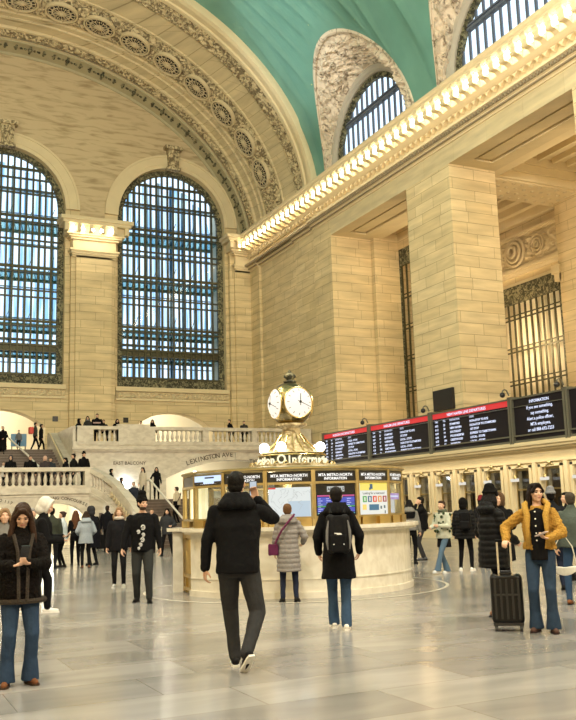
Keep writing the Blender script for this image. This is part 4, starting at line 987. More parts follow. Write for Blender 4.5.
# items in the booth: a clerk's lamp
# sign ring, globes, bell and clock
b = MB(); b.lathe([(.78, 2.24), (.85, 2.24), (.85, 2.27), (.6, 2.3), (.5, 2.46), (.56, 2.5), (.50, 2.53), (.3, 2.7), (.2, 2.86), (.17, 2.98), (.22, 3.0), (.30, 3.03), (.3, 3.07), (.2, 3.07)], (0,0,0), 32)
b.build('bell_base', patina('worn_brass', (.22, .16, .07), (.60, .50, .30), 5), booth, smooth=False)
b = MB()
for i in range(16): a = 2*pi*i/16; b.tube([pol(a, .53, 2.53), pol(a, .33, 2.7), pol(a, .215, 2.86)], .014, 5)
b.build('bell_ribs', 'brass', booth)
b = MB(); 
for z in (2.28, 2.455): b.tube([pol(2*pi*i/32, .655, z) for i in range(33)], .012, 6, False)
b.build('sign_ring', 'brass', booth)
b = MB(); b.lathe([(.60, 2.285), (.635, 2.285), (.635, 2.45), (.60, 2.45)], (0,0,0), 40); b.build('sign_backing', 'bronze_o', booth)
def ring_text(txt, mid, R_, z, size, m):
    ws = {'i': .28, 'r': .42, 't': .42, 'f': .38, 'm': .9, 'I': .38, ' ': .5, 'w': .8}
    w = [size*ws.get(c, .62) for c in txt]; tot = sum(w); a = mid-tot/R_/2
    for c, ww in zip(txt, w):
        a += ww/R_/2
        if c != ' ': text_mesh(c, size, 'sign_letter', m, booth, frame_mw(pol(a, R_, z), (-sin(a), cos(a), 0), (0, 0, 1)), ext=.008, bold=.006)
        a += ww/R_/2
ring_text('Information', TH+radians(40), .665, 2.30, .185, 'letters_lit'); ring_text('Information', TH+radians(-75), .665, 2.30, .185, 'letters_lit'); ring_text('Information', TH+radians(160), .665, 2.30, .185, 'letters_lit')
b = MB()
for a in (TH-radians(17),):
    b.tube([Vector(pol(a, .665, 2.37))+Vector((-sin(a), cos(a), 0))*.07*cos(t*.4)+Vector((0,0,.07*sin(t*.4))) for t in range(17)], .018, 6, False)
b.build('sign_badge', 'letters_lit', booth)
for ph in (-60, -19, 65, 125, 165, -115):
    a = TH+radians(ph); g = MB(); g.sph((0,0,0), .095, 10); o = g.build('globe_lamp', 'globe', booth, smooth=True); o.location = pol(a, .60, 2.60)
    g = MB(); g.tube([(0, 0, -.12), (0, 0, -.07)], .03, 8); g.lathe([(.02, -.14), (.07, -.1), (.05, -.08)], (0,0,0), 10); s_ = g.build('globe_holder', 'brass', o)
b = MB(); random.seed(11)
for i in range(28):
    a = 2*pi*i/28; b.tube([Vector(pol(a, .8, 2.25)), Vector(pol(a+.03, .82, 2.3)), Vector(pol(a+.09, .8, 2.33)), Vector(pol(a+.13, .78, 2.28)), Vector(pol(a+.08, .79, 2.27))], .013, 5)
b.build('scroll_cresting', 'brass_d', booth)
clock = empty('ball_clock', (bx, by, 3.06), label='four-faced brass ball clock with glowing dials on top of the booth', cat='clock')
b = MB(); b.sph((0, 0, .40), .43, 20); b.build('globe_body', patina('bronze_ball', (.10, .085, .045), (.42, .33, .15), 3), clock, smooth=True)
bpy.data.materials['bronze_ball'].node_tree.nodes['Principled BSDF'].inputs['Metallic'].default_value = .8; bpy.data.materials['bronze_ball'].node_tree.nodes['Principled BSDF'].inputs['Roughness'].default_value = .3
b = MB(); b.lathe([(.3, -.02), (.24, .0), (.2, .03), (.27, .05), (.22, .08)], (0,0,0), 24); b.build('collar', 'brass', clock)
b = MB(); b.lathe([(.12, .82), (.13, .85), (.06, .87), (.07, .89), (.12, .93), (.115, .97), (.07, 1.0), (.03, 1.03), (.035, 1.05), (.01, 1.08)], (0,0,0), 14); b.build('finial', 'bronze_o', clock, smooth=True)
for i, a in enumerate((-pi/2, pi, 0, pi/2)):
    n_ = Vector((cos(a), sin(a), 0)); rt = Vector((-sin(a), cos(a), 0)); c = Vector((0, 0, .40)); up = Vector((0,0,1))
    b = MB(); b.v = [c+n_*.337+(rt*cos(t)+up*sin(t))*.285 for t in [2*pi*j/40 for j in range(40)]]; b.v += [c+n_*.415+(rt*cos(t)+up*sin(t))*.16 for t in [2*pi*j/40 for j in range(40)]]; b.v.append(c+n_*.44)
    b.f = [(j, (j+1) % 40, 40+(j+1) % 40, 40+j) for j in range(40)]+[(40+j, 40+(j+1) % 40, 80) for j in range(40)]; b.v = [tuple(v) for v in b.v]
    d = b.build('dial', 'dial', clock, smooth=True)
    b = MB(); b.tube([c+n_*.335+(rt*cos(t)+up*sin(t))*.292 for t in [2*pi*j/40 for j in range(41)]], .013, 6, False); b.build('bezel', 'brass', clock)
    b = MB()
    for j in range(12):
        t = 2*pi*j/12; dr = rt*cos(t)+up*sin(t); b.bar(c+n_*.392+dr*.21, c+n_*.368+dr*.25, .012, .004, up=n_)
    b.build('numerals', mat('dial_ink_%d' % i, (.25, .22, .18), .5), d)
    b = MB(); t = radians(-22); dr = rt*cos(t)+up*sin(t); b.bar(c+n_*.448-dr*.06, c+n_*.42+dr*.25, .010, .004, up=n_); t = radians(86); dr = rt*cos(t)+up*sin(t); b.bar(c+n_*.45-dr*.07, c+n_*.435+dr*.16, .014, .004, up=n_); b.sph(c+n_*.44, .028, 5)
    b.build('hands', 'dark', d)
# ------------------------------------------------------------------ people
def remesh(mb, name, m, parent, vox, smooth=2, disp=None):
    me = bpy.data.meshes.new('t'); me.from_pydata([tuple(v) for v in mb.v], [], mb.f)
    bm = bmesh.new(); bm.from_mesh(me); bmesh.ops.recalc_face_normals(bm, faces=bm.faces); bm.to_mesh(me); bm.free()
    o = bpy.data.objects.new('t', me); COL.objects.link(o)
    md_ = o.modifiers.new('r', 'REMESH'); md_.mode = 'VOXEL'; md_.voxel_size = vox; md_.use_smooth_shade = True
    if smooth: s_ = o.modifiers.new('s', 'SMOOTH'); s_.iterations = smooth; s_.factor = .5
    dg = bpy.context.evaluated_depsgraph_get(); nm = bpy.data.meshes.new_from_object(o.evaluated_get(dg)); bpy.data.objects.remove(o)
    if disp:
        nm.update(); ns = [v.normal.copy() for v in nm.vertices]
        for v, n_ in zip(nm.vertices, ns): v.co += n_*disp(v.co, n_)
    nm.materials.clear(); nm.materials.append(m); nm.name = name
    for p in nm.polygons: p.use_smooth = True
    r_ = bpy.data.objects.new(name, nm); COL.objects.link(r_)
    if parent: r_.parent = parent
    return r_
V = lambda *a: Vector(a)
def rc(b, a, c, ra, rb, n=12, flat=1.):
    """round-ended tapered limb"""
    a = Vector(a); c = Vector(c); t = (c-a); L_ = t.length or 1e-4; t.normalize()
    pts = []; rs = []
    for k in range(4): q = pi/2*(k/4); pts.append(a-t*ra*cos(q)); rs.append(max(.002, ra*sin(q)))
    pts.append(a); rs.append(ra); pts.append(c); rs.append(rb)
    for k in range(1, 5): q = pi/2*(k/4); pts.append(c+t*rb*sin(q)); rs.append(max(.002, rb*cos(q)))
    return b.tube(pts, rs, n)
def loft(b, rings, n=20):
    vs = []; fs = []
    for c, rx, ry, yw in rings:
        for k in range(n):
            a = 2*pi*k/n; x = rx*cos(a); y = ry*sin(a); vs.append((c[0]+x*cos(yw)-y*sin(yw), c[1]+x*sin(yw)+y*cos(yw), c[2]))
    for i in range(len(rings)-1):
        for k in range(n): fs.append((i*n+k, i*n+(k+1) % n, (i+1)*n+(k+1) % n, (i+1)*n+k))
    fs += [tuple(range(n-1, -1, -1)), tuple((len(rings)-1)*n+k for k in range(n))]; return b.add(vs, fs)
def ik(a, t, l1, l2, pole):
    a = Vector(a); t = Vector(t); d = t-a; D = d.length; D2 = min(D, (l1+l2)*.995); t = a+d.normalized()*D2
    x = (l1*l1-l2*l2+D2*D2)/(2*D2); h_ = sqrt(max(0, l1*l1-x*x)); u_ = d.normalized(); p = Vector(pole); p = (p-u_*p.dot(u_)); p.normalize()
    return a+u_*x+p*h_, t
MC = {}
def cloth(col, rough=.85, bump=.4, sc=25, metal=0.):
    if max(col) < .03: col = tuple(v*.5 for v in col)
    k = (col, rough, bump, sc)
    if k not in MC: MC[k] = mat('cloth_%d' % len(MC), col, rough, metal, noise_=.18, scale=sc, bump=bump, spec=.1)
    return MC[k]
SKIN = [mat('skin_light', (.60, .37, .26), .5), mat('skin_warm', (.50, .29, .19), .5), mat('skin_tan', (.36, .20, .13), .5)]
EYE = mat('dark_eye', (.03, .02, .02), .3); LIP = mat('lips', (.42, .14, .12), .5); BROW = mat('brow', (.04, .03, .02), .8)
BLACK = (.012, .012, .014); DARK = (.02, .02, .024); NAVY = (.015, .02, .04); JEAN = (.035, .07, .13); JEAN2 = (.03, .06, .13)
BRH = (.035, .018, .011); BLH = (.01, .008, .008); BLOND = (.32, .2, .09); GREYH = (.25, .24, .23)
def hand(b, w, d, nrm, side, curl=.5, s=1.):
    """w wrist, d pointing direction, nrm palm normal (towards which fingers curl), side +1 if thumb lies on +cross"""
    d = Vector(d).normalized(); nrm = Vector(nrm); nrm = (nrm-d*nrm.dot(d)).normalized(); c = d.cross(nrm)*side
    w = Vector(w)
    for k, off in enumerate((-.028, -.009, .011, .030)):
        rc(b, w+d*.01*s+c*off*.7*s, w+d*.085*s+c*off*s, .014*s, .0115*s, 8)
    ln = (.8, .95, 1., .88)
    for k, off in enumerate((-.030, -.010, .011, .031)):
        p = w+d*.085*s+c*off*s; a1_ = curl*1.0; l_ = .04*ln[k]*s; q = p+(d*cos(a1_)+nrm*sin(a1_))*l_; a2_ = curl*2.1; r_ = q+(d*cos(a2_)+nrm*sin(a2_))*l_*.75; a3_ = curl*2.8; e = r_+(d*cos(a3_)+nrm*sin(a3_))*l_*.5
        rc(b, p, q, .0105*s, .0095*s, 8); rc(b, q, r_, .0095*s, .0088*s, 8); rc(b, r_, e, .0088*s, .008*s, 8)
    p = w+d*.025*s+c*.030*s+nrm*.008*s; q = p+(d*.6+c*.65+nrm*.35).normalized()*.042*s; e = q+(d*.85+c*.1+nrm*.5).normalized()*.034*s
    rc(b, p, q, .014*s, .011*s, 8); rc(b, q, e, .011*s, .009*s, 8)
def person(x, y, z, rel, h, label, coat=DARK, hem=.50, bulk=0., puffer=False, top=None, trouser=DARK, flare=0., shoe=(.02,.02,.02), sole=None, hair=BLH, hairlen=0, hat=None, hatcol=BLACK, hood=None, hoodup=None,
           skin=0, legs=None, arms=None, lean=(0, 0), head=(0, 0), vox=.013, female=True, tr_w=1., open_=None, skirt=None, fur=None, group=None, face_deg=None, hands=True, scarf=None, curls=(.45, .45), pdir=None, bun=False):
    s = h/1.75; ang = (atan2(y, x) if face_deg is None else radians(face_deg)) + radians(rel)
    O = {}
    hw = (.158 if female else .19)*s+bulk*.3
    lx, ly = lean; sh = V(lx, ly, 1.415*s); wa = V(lx*.35, ly*.35, 1.05*s); hp = V(0, 0, .92*s); nk = V(lx*1.05, ly*1.08, 1.50*s)
    yw, pt = radians(head[0]), radians(head[1])
    hc = nk+V(0, .025*s+sin(-pt)*.05*s, .125*s)
    Rh = Matrix.Rotation(yw, 3, 'Z') @ Matrix.Rotation(pt, 3, 'X')
    H = lambda a, b_, c_: hc+Rh @ (V(a, b_, c_)*s)
    legs = legs or ((-.10, .03, .0, -6), (.10, -.03, 0., 6))
    arms = arms or ((-.27, .05, .80), (.27, .05, .80))
    # skin
    k = MB()
    def ell_(b, c, rx, ry, rz, n=10):
        m_ = MB().sph((0,0,0), 1., n); return b.add([tuple(c+Rh @ V(p[0]*rx*s, p[1]*ry*s, p[2]*rz*s)) for p in m_.v], m_.f)
    ell_(k, H(0, -.012, .028), .073, .092, .088); ell_(k, H(0, .022, -.03), .058, .066, .078); ell_(k, H(0, .055, -.082), .030, .030, .028, 8)
    rc(k, H(0, .085, .012), H(0, .101, -.020), .010*s, .0145*s, 8); ell_(k, H(0, .072, .03), .05, .022, .014, 8); ell_(k, H(0, .082, -.052), .024, .016, .012, 8)
    ell_(k, H(-.035, .066, -.02), .024, .024, .022, 8); ell_(k, H(.035, .066, -.02), .024, .024, .022, 8)
    for q in (-1, 1): ell_(k, H(q*.074, -.005, -.005), .012, .02, .032, 8)
    rc(k, nk-V(0, 0, .06*s), hc-V(0, .02*s, .04*s), .056*s, .05*s)
    loft(k, [(hp-V(0,0,.08*s), .13*s, .10*s, 0), (wa, .12*s, .09*s, 0), (V(lx*.7, ly*.7, 1.25*s), .14*s, .1*s, 0), (sh-V(0,0,.0), hw*.85, .075*s, 0), (nk-V(0,0,.01), .05*s, .05*s, 0)])
    el = []; hnds = []
    pd = pdir or ((-.5, -.8, -.3), (.5, -.8, -.3))
    for i, q in enumerate((-1, 1)):
        a = sh+V(q*hw, 0, -.02*s); e, t = ik(a, V(arms[i][0], arms[i][1], arms[i][2])*s, .285*s, .25*s, pd[i]); el.append((a, e, t))
        rc(k, a, e, .042*s, .036*s); rc(k, e, t, .034*s, .025*s); d = (t-e).normalized()
        nrm = V(-q*.9, .35, .1) if len(arms[i]) < 4 else V(*arms[i][3]); hand(k, t, d if len(arms[i]) < 5 else V(*arms[i][4]), nrm, (-q if nrm.x*q <= 0 else q) if len(arms[i]) < 6 else arms[i][5], curls[i], s*.92); hnds.append((t, d))
    lk = []
    for i, q in enumerate((-1, 1)):
        fx, fy, fz, toe = legs[i][:4]; an = V(fx*s, fy*s, (.085+fz)*s); a = hp+V(q*.085*s, 0, -.02*s); kn, an = ik(a, an, .43*s, .425*s, (legs[i][5] if len(legs[i]) > 5 else q*.05, 1, .0)); lk.append((a, kn, an, toe, legs[i][4] if len(legs[i]) > 4 else 0))
        rc(k, a, kn, .08*s, .05*s); rc(k, kn, an, .048*s, .034*s)
    root = remesh(k, 'person', SKIN[skin], None, min(vox, .011), 1); 
    root.location = (x, y, z); root.rotation_euler = (0, 0, ang-pi/2); tag(root, label, 'person', group)
    # trousers
    k = MB(); loft(k, [(hp-V(0,0,.13*s), .135*s, .11*s, 0), (hp-V(0,0,.03*s), .155*s, .12*s, 0), (hp+V(0,0,.1*s), .135*s, .105*s, 0)])
    for i, (a, kn, an, toe, pit_) in enumerate(lk):
        rc(k, a, kn, .090*s*tr_w, .062*s*tr_w); rc(k, kn, kn.lerp(an, .55), .062*s*tr_w, (.052+.25*flare)*s*tr_w); rc(k, kn.lerp(an, .5), an-(an-kn).normalized()*.0, (.052+.2*flare)*s*tr_w, (.046+flare*.5)*s*tr_w)
        if flare: b_ = MB(); loft(k, [(kn.lerp(an, .1), .056*s, .056*s, 0), (kn.lerp(an, .6), .066*s, .07*s, 0), (an+V(0, .012, -.045*s), (.06+flare)*s, (.075+flare)*s, 0)])
    wr = lambda co, n_: .006*noise.noise(V(co.x*14, co.y*14, co.z*9))
    remesh(k, 'trousers', cloth(trouser, .9), root, vox, 1, wr)
    # shoes
    for i, (a, kn, an, toe, pit_) in enumerate(lk):
        tr = radians(-toe); f_ = V(sin(-tr)*-1 if 0 else sin(radians(toe)), cos(radians(toe)), 0); pr = radians(pit_); f2 = V(f_.x*cos(pr), f_.y*cos(pr), -sin(pr)); up = V(f_.x*sin(pr), f_.y*sin(pr), cos(pr))
        an0 = an-up*.045*s
        k = MB(); rc(k, an0-f2*.045*s+up*.005*s, an0+f2*.06*s+up*.0, .036*s, .038*s); rc(k, an0+f2*.04*s-up*.005*s, an0+f2*.145*s-up*.010*s, .04*s, .030*s); rc(k, an0-f2*.02*s, an, .038*s, .038*s)
        so = remesh(k, 'shoe', cloth(shoe, .6, .1), root, min(vox, .011), 1)
        k = MB(); side_ = f2.cross(up); b_ = []
        for (u0, w0) in ((-.085, .026), (-.04, .036), (.04, .038), (.11, .044), (.16, .036), (.182, .016)): b_.append((u0, w0))
        vs = []; 
        for hgt in (-.040, -.022):
            vs += [tuple(an0+f2*(u0*s)+side_*(w0*s)+up*(hgt*s)) for u0, w0 in b_]+[tuple(an0+f2*(u0*s)-side_*(w0*s)+up*(hgt*s)) for u0, w0 in reversed(b_)]
        n_ = len(b_)*2; k.add(vs, [tuple(range(n_)), tuple(range(2*n_-1, n_-1, -1))]+[(j, (j+1) % n_, n_+(j+1) % n_, n_+j) for j in range(n_)])
        k.build('sole', cloth(sole if sole else (.02, .018, .018), .6, .05), so)
    # coat
    B = bulk; hz = hem*h
    k = MB(); rings = []
    zs = [(hz, (.165+.02*(hem < .45))*s+B, .135*s+B)]
    if hz < .9*s: zs.append((.9*s, .165*s+B, .135*s+B))
    zs += [(1.05*s, (.145 if female else .165)*s+B, .12*s+B), (1.25*s, (.160 if female else .19)*s+B, .13*s+B), (1.36*s, hw+.005*s, .115*s+B*.7), (1.415*s, hw*.90, .09*s+B*.4), (1.47*s, .095*s, .078*s), (1.515*s, .065*s, .065*s)]
    if open_: zs = zs[:-1]
    for z_, rx, ry in zs:
        f_ = max(0, (z_/s-.92)/.5); rings.append((V(lx*min(1.05, f_), ly*min(1.08, f_), z_), rx, ry, 0))
    loft(k, rings, 24)
    if coat is not None:
        for (a, e, t) in el:
            rc(k, a+V(0,0,-.015*s), e, .060*s+B*.25, .052*s+B*.35); rc(k, e, e.lerp(t, .94), .051*s+B*.35, .038*s+B*.25)
        cm = cloth(coat, .9 if not puffer else .55, .5) if not fur else cloth(coat, 1., 1., 60)
        if puffer: dsp = lambda co, n_: .011*abs(sin(co.z*pi/.075))-.004+.005*noise.noise(co*12)
        elif fur: dsp = lambda co, n_: .012*noise.noise(co*45)+.008*noise.noise(co*14)
        else: dsp = lambda co, n_: .010*noise.noise(V(co.x*9+x, co.y*9, co.z*5))+.005*noise.noise(V(co.x*20, co.y*20, co.z*14+y))
        k2 = MB(); k2.add(k.v, k.f)
        if hood:    # hood lying on the shoulders
            c_ = nk+V(0, -.055*s, -.01*s); 
            for j in range(9): a_ = pi*(1.0+j/8); rc(k2, c_+V(cos(a_)*.085*s, sin(a_)*.06*s-.0, .035*s), c_+V(cos(a_)*.135*s, sin(a_)*.09*s-.01, -.05*s), .032*s, .045*s)
            rc(k2, c_+V(-.06*s, -.07*s, -.03*s), c_+V(.06*s, -.07*s, -.03*s), .05*s, .05*s)
        elif not open_: rc(k2, nk-V(0, 0, .05*s), nk+V(0, 0, .005*s), .075*s, .067*s)
        co = remesh(k2, 'coat', cm, root, vox, 2, dsp); O['coat'] = co
    if open_:       # shirt front showing between open coat fronts
        k = MB(); loft(k, [(V(0, (.06*s+B), hz+.02 if open_[2] is None else open_[2]), open_[1]*s, .105*s, 0), (V(lx*.3, ly*.3+.055*s+B, 1.05*s), open_[1]*.95*s, .095*s, 0), (V(lx*.7, ly*.7+.062*s+B, 1.25*s), open_[1]*s, .098*s, 0), (V(lx, ly+.05*s+B*.6, 1.40*s), open_[1]*1.0*s, .075*s, 0), (V(lx, ly+.035*s, 1.45*s), .06*s, .055*s, 0)])
        remesh(k, 'shirt', cloth(open_[0], .9), root, vox, 2)
    if skirt:
        k = MB(); loft(k, [(V(0, 0, skirt[1]*h), .19*s, .15*s, 0), (V(0, 0, .95*s), .16*s, .13*s, 0), (V(0, 0, 1.05*s), .14*s, .12*s, 0)]); remesh(k, 'apron', cloth(skirt[0]), root, vox, 1)
    # hair
    if hair is not None and not hoodup:
        k = MB(); ell_(k, H(0, -.030, .034), .083, .094, .092); ell_(k, H(0, .004, .083), .070, .084, .040)
        if hairlen:
            for q in (-1, 1): rc(k, H(q*.012, .078, .100), H(q*.070, .052, .015), .020*s, .024*s, 8)
        if hairlen == 0:
            ell_(k, H(0, -.05, -.02), .072, .065, .07)
        if hairlen >= 1:   # chin or shoulder length and beyond
            dn = [0, .17, .30, .46][hairlen]
            for j in range(11):
                a_ = pi*(1.0+j/10.); p0 = H(cos(a_)*.074, sin(a_)*.082-.015, .0); out = V(cos(a_)*.03, sin(a_)*.03, 0)
                zt = p0.z-dn*s; yb_ = p0.y+ly*.0-(.03 if hairlen > 1 else 0)
                p1 = V(p0.x*1.05+out.x, min(p0.y+out.y, 1), p0.z-dn*.45*s); p2 = V(p0.x*1.15+out.x, p0.y-.01+(.06*s if abs(cos(a_)) > .8 and hairlen > 1 else -.035*s*(hairlen > 1)), zt)
                rc(k, p0, p1, .030*s, .034*s, 8); rc(k, p1, p2, .034*s, .018*s, 8)
        if bun: ell_(k, H(0, -.11, .05), .04, .04, .04)
        remesh(k, 'hair', cloth(hair, .55, .6, 40), root, min(vox, .012), 1, lambda co, n_: .004*noise.noise(V(co.x*60, co.y*60, co.z*8)))
    if hat:
        k = MB(); top_ = {'beanie': .03, 'tall': .075, 'cap': .01}[hat]
        ell_(k, H(0, -.018, .062), .088, .100, .078+top_*.6); ell_(k, H(0, -.02, .10+top_), .07, .078, .055)
        for j in range(16): a_ = 2*pi*j/16; a2_ = 2*pi*(j+1)/16; rc(k, H(cos(a_)*.082, sin(a_)*.095-.018, .055), H(cos(a2_)*.082, sin(a2_)*.095-.018, .055), .02*s, .02*s, 8)
        remesh(k, 'beanie', cloth(hatcol, .95, .6, 50), root, min(vox, .012), 1)
    if hoodup:
        k = MB(); ell_(k, H(0, -.045, .022), .108, .118, .128); ell_(k, H(0, -.06, -.07), .10, .10, .10)
        for j in range(13):
            a_ = pi*2*j/13; a2_ = pi*2*(j+1)/13; rc(k, H(cos(a_)*.085, .04, .01+sin(a_)*.115), H(cos(a2_)*.085, .04, .01+sin(a2_)*.115), .022*s, .022*s, 8)
        remesh(k, 'hood', cloth(hoodup, .95), root, min(vox, .012), 1)
    if scarf:
        k = MB()
        for j in range(12): a_ = 2*pi*j/12; a2_ = 2*pi*(j+1)/12; rc(k, nk+V(cos(a_)*.085*s, sin(a_)*.085*s, .0), nk+V(cos(a2_)*.085*s, sin(a2_)*.085*s, .0), .038*s, .038*s)
        remesh(k, 'scarf', cloth(scarf), root, vox, 1)
    if vox <= .0095:     # features of the near faces
        k = MB()
        for q in (-1, 1): ell_(k, H(q*.031, .079, .004), .0135, .010, .0065, 6)
        k.build('eyes', EYE, root, smooth=True); k = MB()
        for q in (-1, 1): rc(k, H(q*.018, .089, .026), H(q*.046, .078, .025), .0045*s, .003*s, 6)
        k.build('eyebrows', cloth(hair or BLH, .9), root); k = MB(); rc(k, H(-.018, .096, -.053), H(.018, .096, -.053), .0055*s, .0055*s, 6); k.build('lips', LIP, root, smooth=True)
    O['root'] = root; O['s'] = s; O['hands'] = [root.matrix_basis @ t for t, d in hnds]; O['hc'] = hc; O['nk'] = nk
    return O
def held(name, o, local, label, cat, boxes, m, rot=(0,0,0)):
    r_ = o['root']; mb = MB()
    for bx_ in boxes: mb.box(*bx_)
    ob = mb.build(name, m); ob.matrix_world = r_.matrix_basis @ Matrix.Translation(Vector(local)) @ Matrix.Rotation(rot[2], 4, 'Z') @ Matrix.Rotation(rot[0], 4, 'X') @ Matrix.Rotation(rot[1], 4, 'Y'); return tag(ob, label, cat)
def worn(name, o, label, cat):
    e = empty(name, label=label, cat=cat); e.matrix_world = o['root'].matrix_basis.copy(); return e
def rbox(b, c, hx, hy, hz, r_=.03):
    for sx_ in (-1, 1):
        for sy_ in (-1, 1): rc(b, V(c[0]+sx_*(hx-r_), c[1]+sy_*(hy-r_), c[2]-hz+r_), V(c[0]+sx_*(hx-r_), c[1]+sy_*(hy-r_), c[2]+hz-r_), r_, r_, 8)
    b.box(c[0]-hx+r_*.3, c[0]+hx-r_*.3, c[1]-hy+r_*.3, c[1]+hy-r_*.3, c[2]-hz+r_*.3, c[2]+hz-r_*.3); return b
PH = mat('phone_black', (.01, .01, .012), .2)

# 1 man in the middle, seen from behind, phone raised
o = person(3.27, 7.98, 0, 0, 1.83, 'man in black hooded jacket and dark grey trousers walking away with phone raised', coat=BLACK, hem=.475, bulk=.035, trouser=(.03, .03, .032), tr_w=1.22, shoe=(.015, .015, .018), sole=(.7, .68, .62), hair=(.014, .012, .011), hood=True, female=False,
    legs=((-.04, .12, 0, -4, 0, -.15), (.06, -.30, .085, -22, 40, .7)), arms=((-.30, .05, .87), (.19, .20, 1.49, (0, -.3, .0), (-.35, -.1, 1))), pdir=((-.9, -.3, 0), (.75, .1, -1)), lean=(.0, .03), head=(-14, 0), vox=.010, skin=1, curls=(.5, .55))
held('phone', o, (.165, .29, 1.66), 'phone with lit screen raised by the man in the black jacket', 'phone', [(-.038, .038, -.005, .005, -.08, .08)], PH, (0, 0, 0)); 
b = MB().box(-.033, .033, -.007, -.0055, -.072, .072).build('screen', lamp('phone_screen_light', (.6, .7, .8), .8), bpy.data.objects['phone'])
# 2 woman in grey quilted coat
o = person(6.2, 13.0, 0, 0, 1.54, 'woman in grey quilted coat standing at the booth counter, purple bag on her left', coat=(.22, .205, .20), hem=.31, bulk=.03, puffer=True, trouser=NAVY, hair=(.11, .055, .025), hood=True, shoe=(.02, .02, .02), arms=((-.25, .10, .88), (.27, .22, 1.03)), vox=.011, legs=((-.12, .0, 0, -15), (.12, 0, 0, 15)))
w = worn('handbag', o, 'purple crossbody bag on the left hip of the woman in grey', 'bag'); k = MB(); rbox(k, (-.24, -.06, .82), .085, .05, .095, .03); remesh(k, 'pouch', cloth((.10, .018, .06), .6), w, .01, 1); k = MB(); k.tube([(-.21, -.14, .92), (-.10, -.2, 1.12), (.05, -.185, 1.30), (.11, -.10, 1.365)], .016, 6); k.build('strap', cloth((.11, .02, .06), .6), w)
# 3 backpack wearer
o = person(5.32, 9.74, 0, 2, 1.71, 'person in long black coat and jeans with a backpack, walking towards the booth', coat=BLACK, hem=.35, bulk=.032, trouser=(.035, .065, .12), flare=.008, tr_w=1.1, shoe=(.75, .72, .68), sole=(.75, .72, .68), hair=(.016, .012, .012), hood=True, arms=((-.24, .12, .92), (.27, .12, .93)), legs=((-.075, .15, 0, -4), (.07, -.10, 0, 4, 0)), vox=.010, head=(0, -4))
w = worn('backpack', o, 'black backpack with grey side panels on the person in the long coat', 'backpack'); k = MB(); rbox(k, (0, -.265, 1.14), .145, .085, .235, .06); remesh(k, 'main_bag', cloth((.02, .02, .023), .7), w, .01, 2)
k = MB(); rbox(k, (0, -.345, 1.03), .11, .04, .11, .03); remesh(k, 'front_pocket', cloth((.012, .012, .014), .7), w, .01, 1)
for q in (-1, 1): k = MB(); k.tube([(q*.115, -.345, 1.30), (q*.135, -.345, 1.18), (q*.14, -.34, 1.05), (q*.13, -.33, .96)], [.008, .018, .018, .008], 6); k.build('grey_panel', cloth((.16, .16, .165), .7), w)
k = MB(); k.prism([(-.05, 1.155), (.03, 1.15), (.045, 1.128), (-.02, 1.13), (-.02, 1.142), (-.045, 1.142)], lambda u_, v_: (u_, -.366, v_), lambda u_, v_: (u_, -.35, v_)); k.build('white_mark', mat('white_print', (.7, .7, .7), .6), w)
for q in (-1, 1): k = MB(); k.sph((q*.06, -.387, 1.02), .008, 5); k.build('zip_pull', bpy.data.materials['white_print'], w)
for q in (-1, 1): k = MB(); k.tube([(q*.08, -.2, 1.38), (q*.10, -.08, 1.50), (q*.11, .05, 1.47)], .02, 6); k.build('strap', cloth((.012, .012, .014), .7), w)
# 4 man in beanie and printed shirt
o = person(4.3, 14.69, 0, 176, 1.74, 'man in tall black beanie, open black jacket and black printed t-shirt', coat=BLACK, hem=.47, bulk=.03, trouser=(.028, .03, .03), tr_w=1.2, hair=(.02, .014, .01), hat='tall', hatcol=(.012, .011, .011), female=False, arms=((-.30, .08, .83), (.33, .14, .84)), legs=((-.12, .16, 0, -10), (.10, -.10, 0., 12)), head=(35, -3), vox=.0094, open_=((.012, .012, .013), .085, None), skin=0)
w = o['root']; k = MB(); random.seed(2)
for i, (px_, pz_, r_) in enumerate(((-.02, 1.22, .042), (.055, 1.15, .03), (-.025, 1.10, .03), (-.01, 1.02, .038), (.02, .94, .03), (.05, .88, .02))): rr_ = r_*.7; k.tube([(px_+rr_*cos(t), .186, pz_+rr_*1.2*sin(t)) for t in [j*pi/5 for j in range(10)]], .011, 5); k.box(px_-.008, px_+.008, .18, .194, pz_-.01, pz_+.01)
k.build('shirt_print', mat('white_shirt_print', (.5, .5, .5), .8), w)
k = MB(); rc(k, o['hc']+V(-.04, .075, -.085), o['hc']+V(.02, .09, -.085), .025, .025); k.build('beard', cloth((.03, .018, .012), .9), w, smooth=True)
# 5 woman half hidden behind him
person(4.75, 17.9, 0, 178, 1.6, 'woman with pale headband in black coat, half hidden behind the man in the beanie', coat=(.02, .02, .025), hem=.45, bulk=.03, hair=(.30, .2, .12), hairlen=1, scarf=(.5, .45, .4), shoe=(.6, .6, .58), sole=(.7, .7, .7))
# 6 woman at lower left
o = person(1.32, 8.36, 0, 188, 1.575, 'woman with long brown hair in dark shearling coat and flared jeans reading her phone', coat=(.017, .014, .013), hem=.45, bulk=.036, trouser=(.028, .05, .095), flare=.028, tr_w=1.12, shoe=(.16, .065, .03), sole=(.05, .03, .02), hair=BRH, hairlen=3, arms=((-.035, .33, 1.165, (.3, .3, .8), (.55, .75, .1)), (.115, .33, 1.15, (-.3, .3, .8), (-.7, .65, .1))), pdir=((-1, -.3, -.9), (1, -.3, -.9)), legs=((-.11, .0, 0, -14), (.12, .03, 0, 14)), lean=(0, .02), head=(-8, -31), vox=.0092, skin=0, curls=(.5, .6), fur=True)
held('phone', o, (.03, .46, 1.16), 'phone held in both hands by the woman in flared jeans', 'phone', [(-.037, .037, -.005, .005, -.075, .075)], PH, (radians(-50), 0, 0))
k = MB()   # paler seam piping and cuffs of the coat
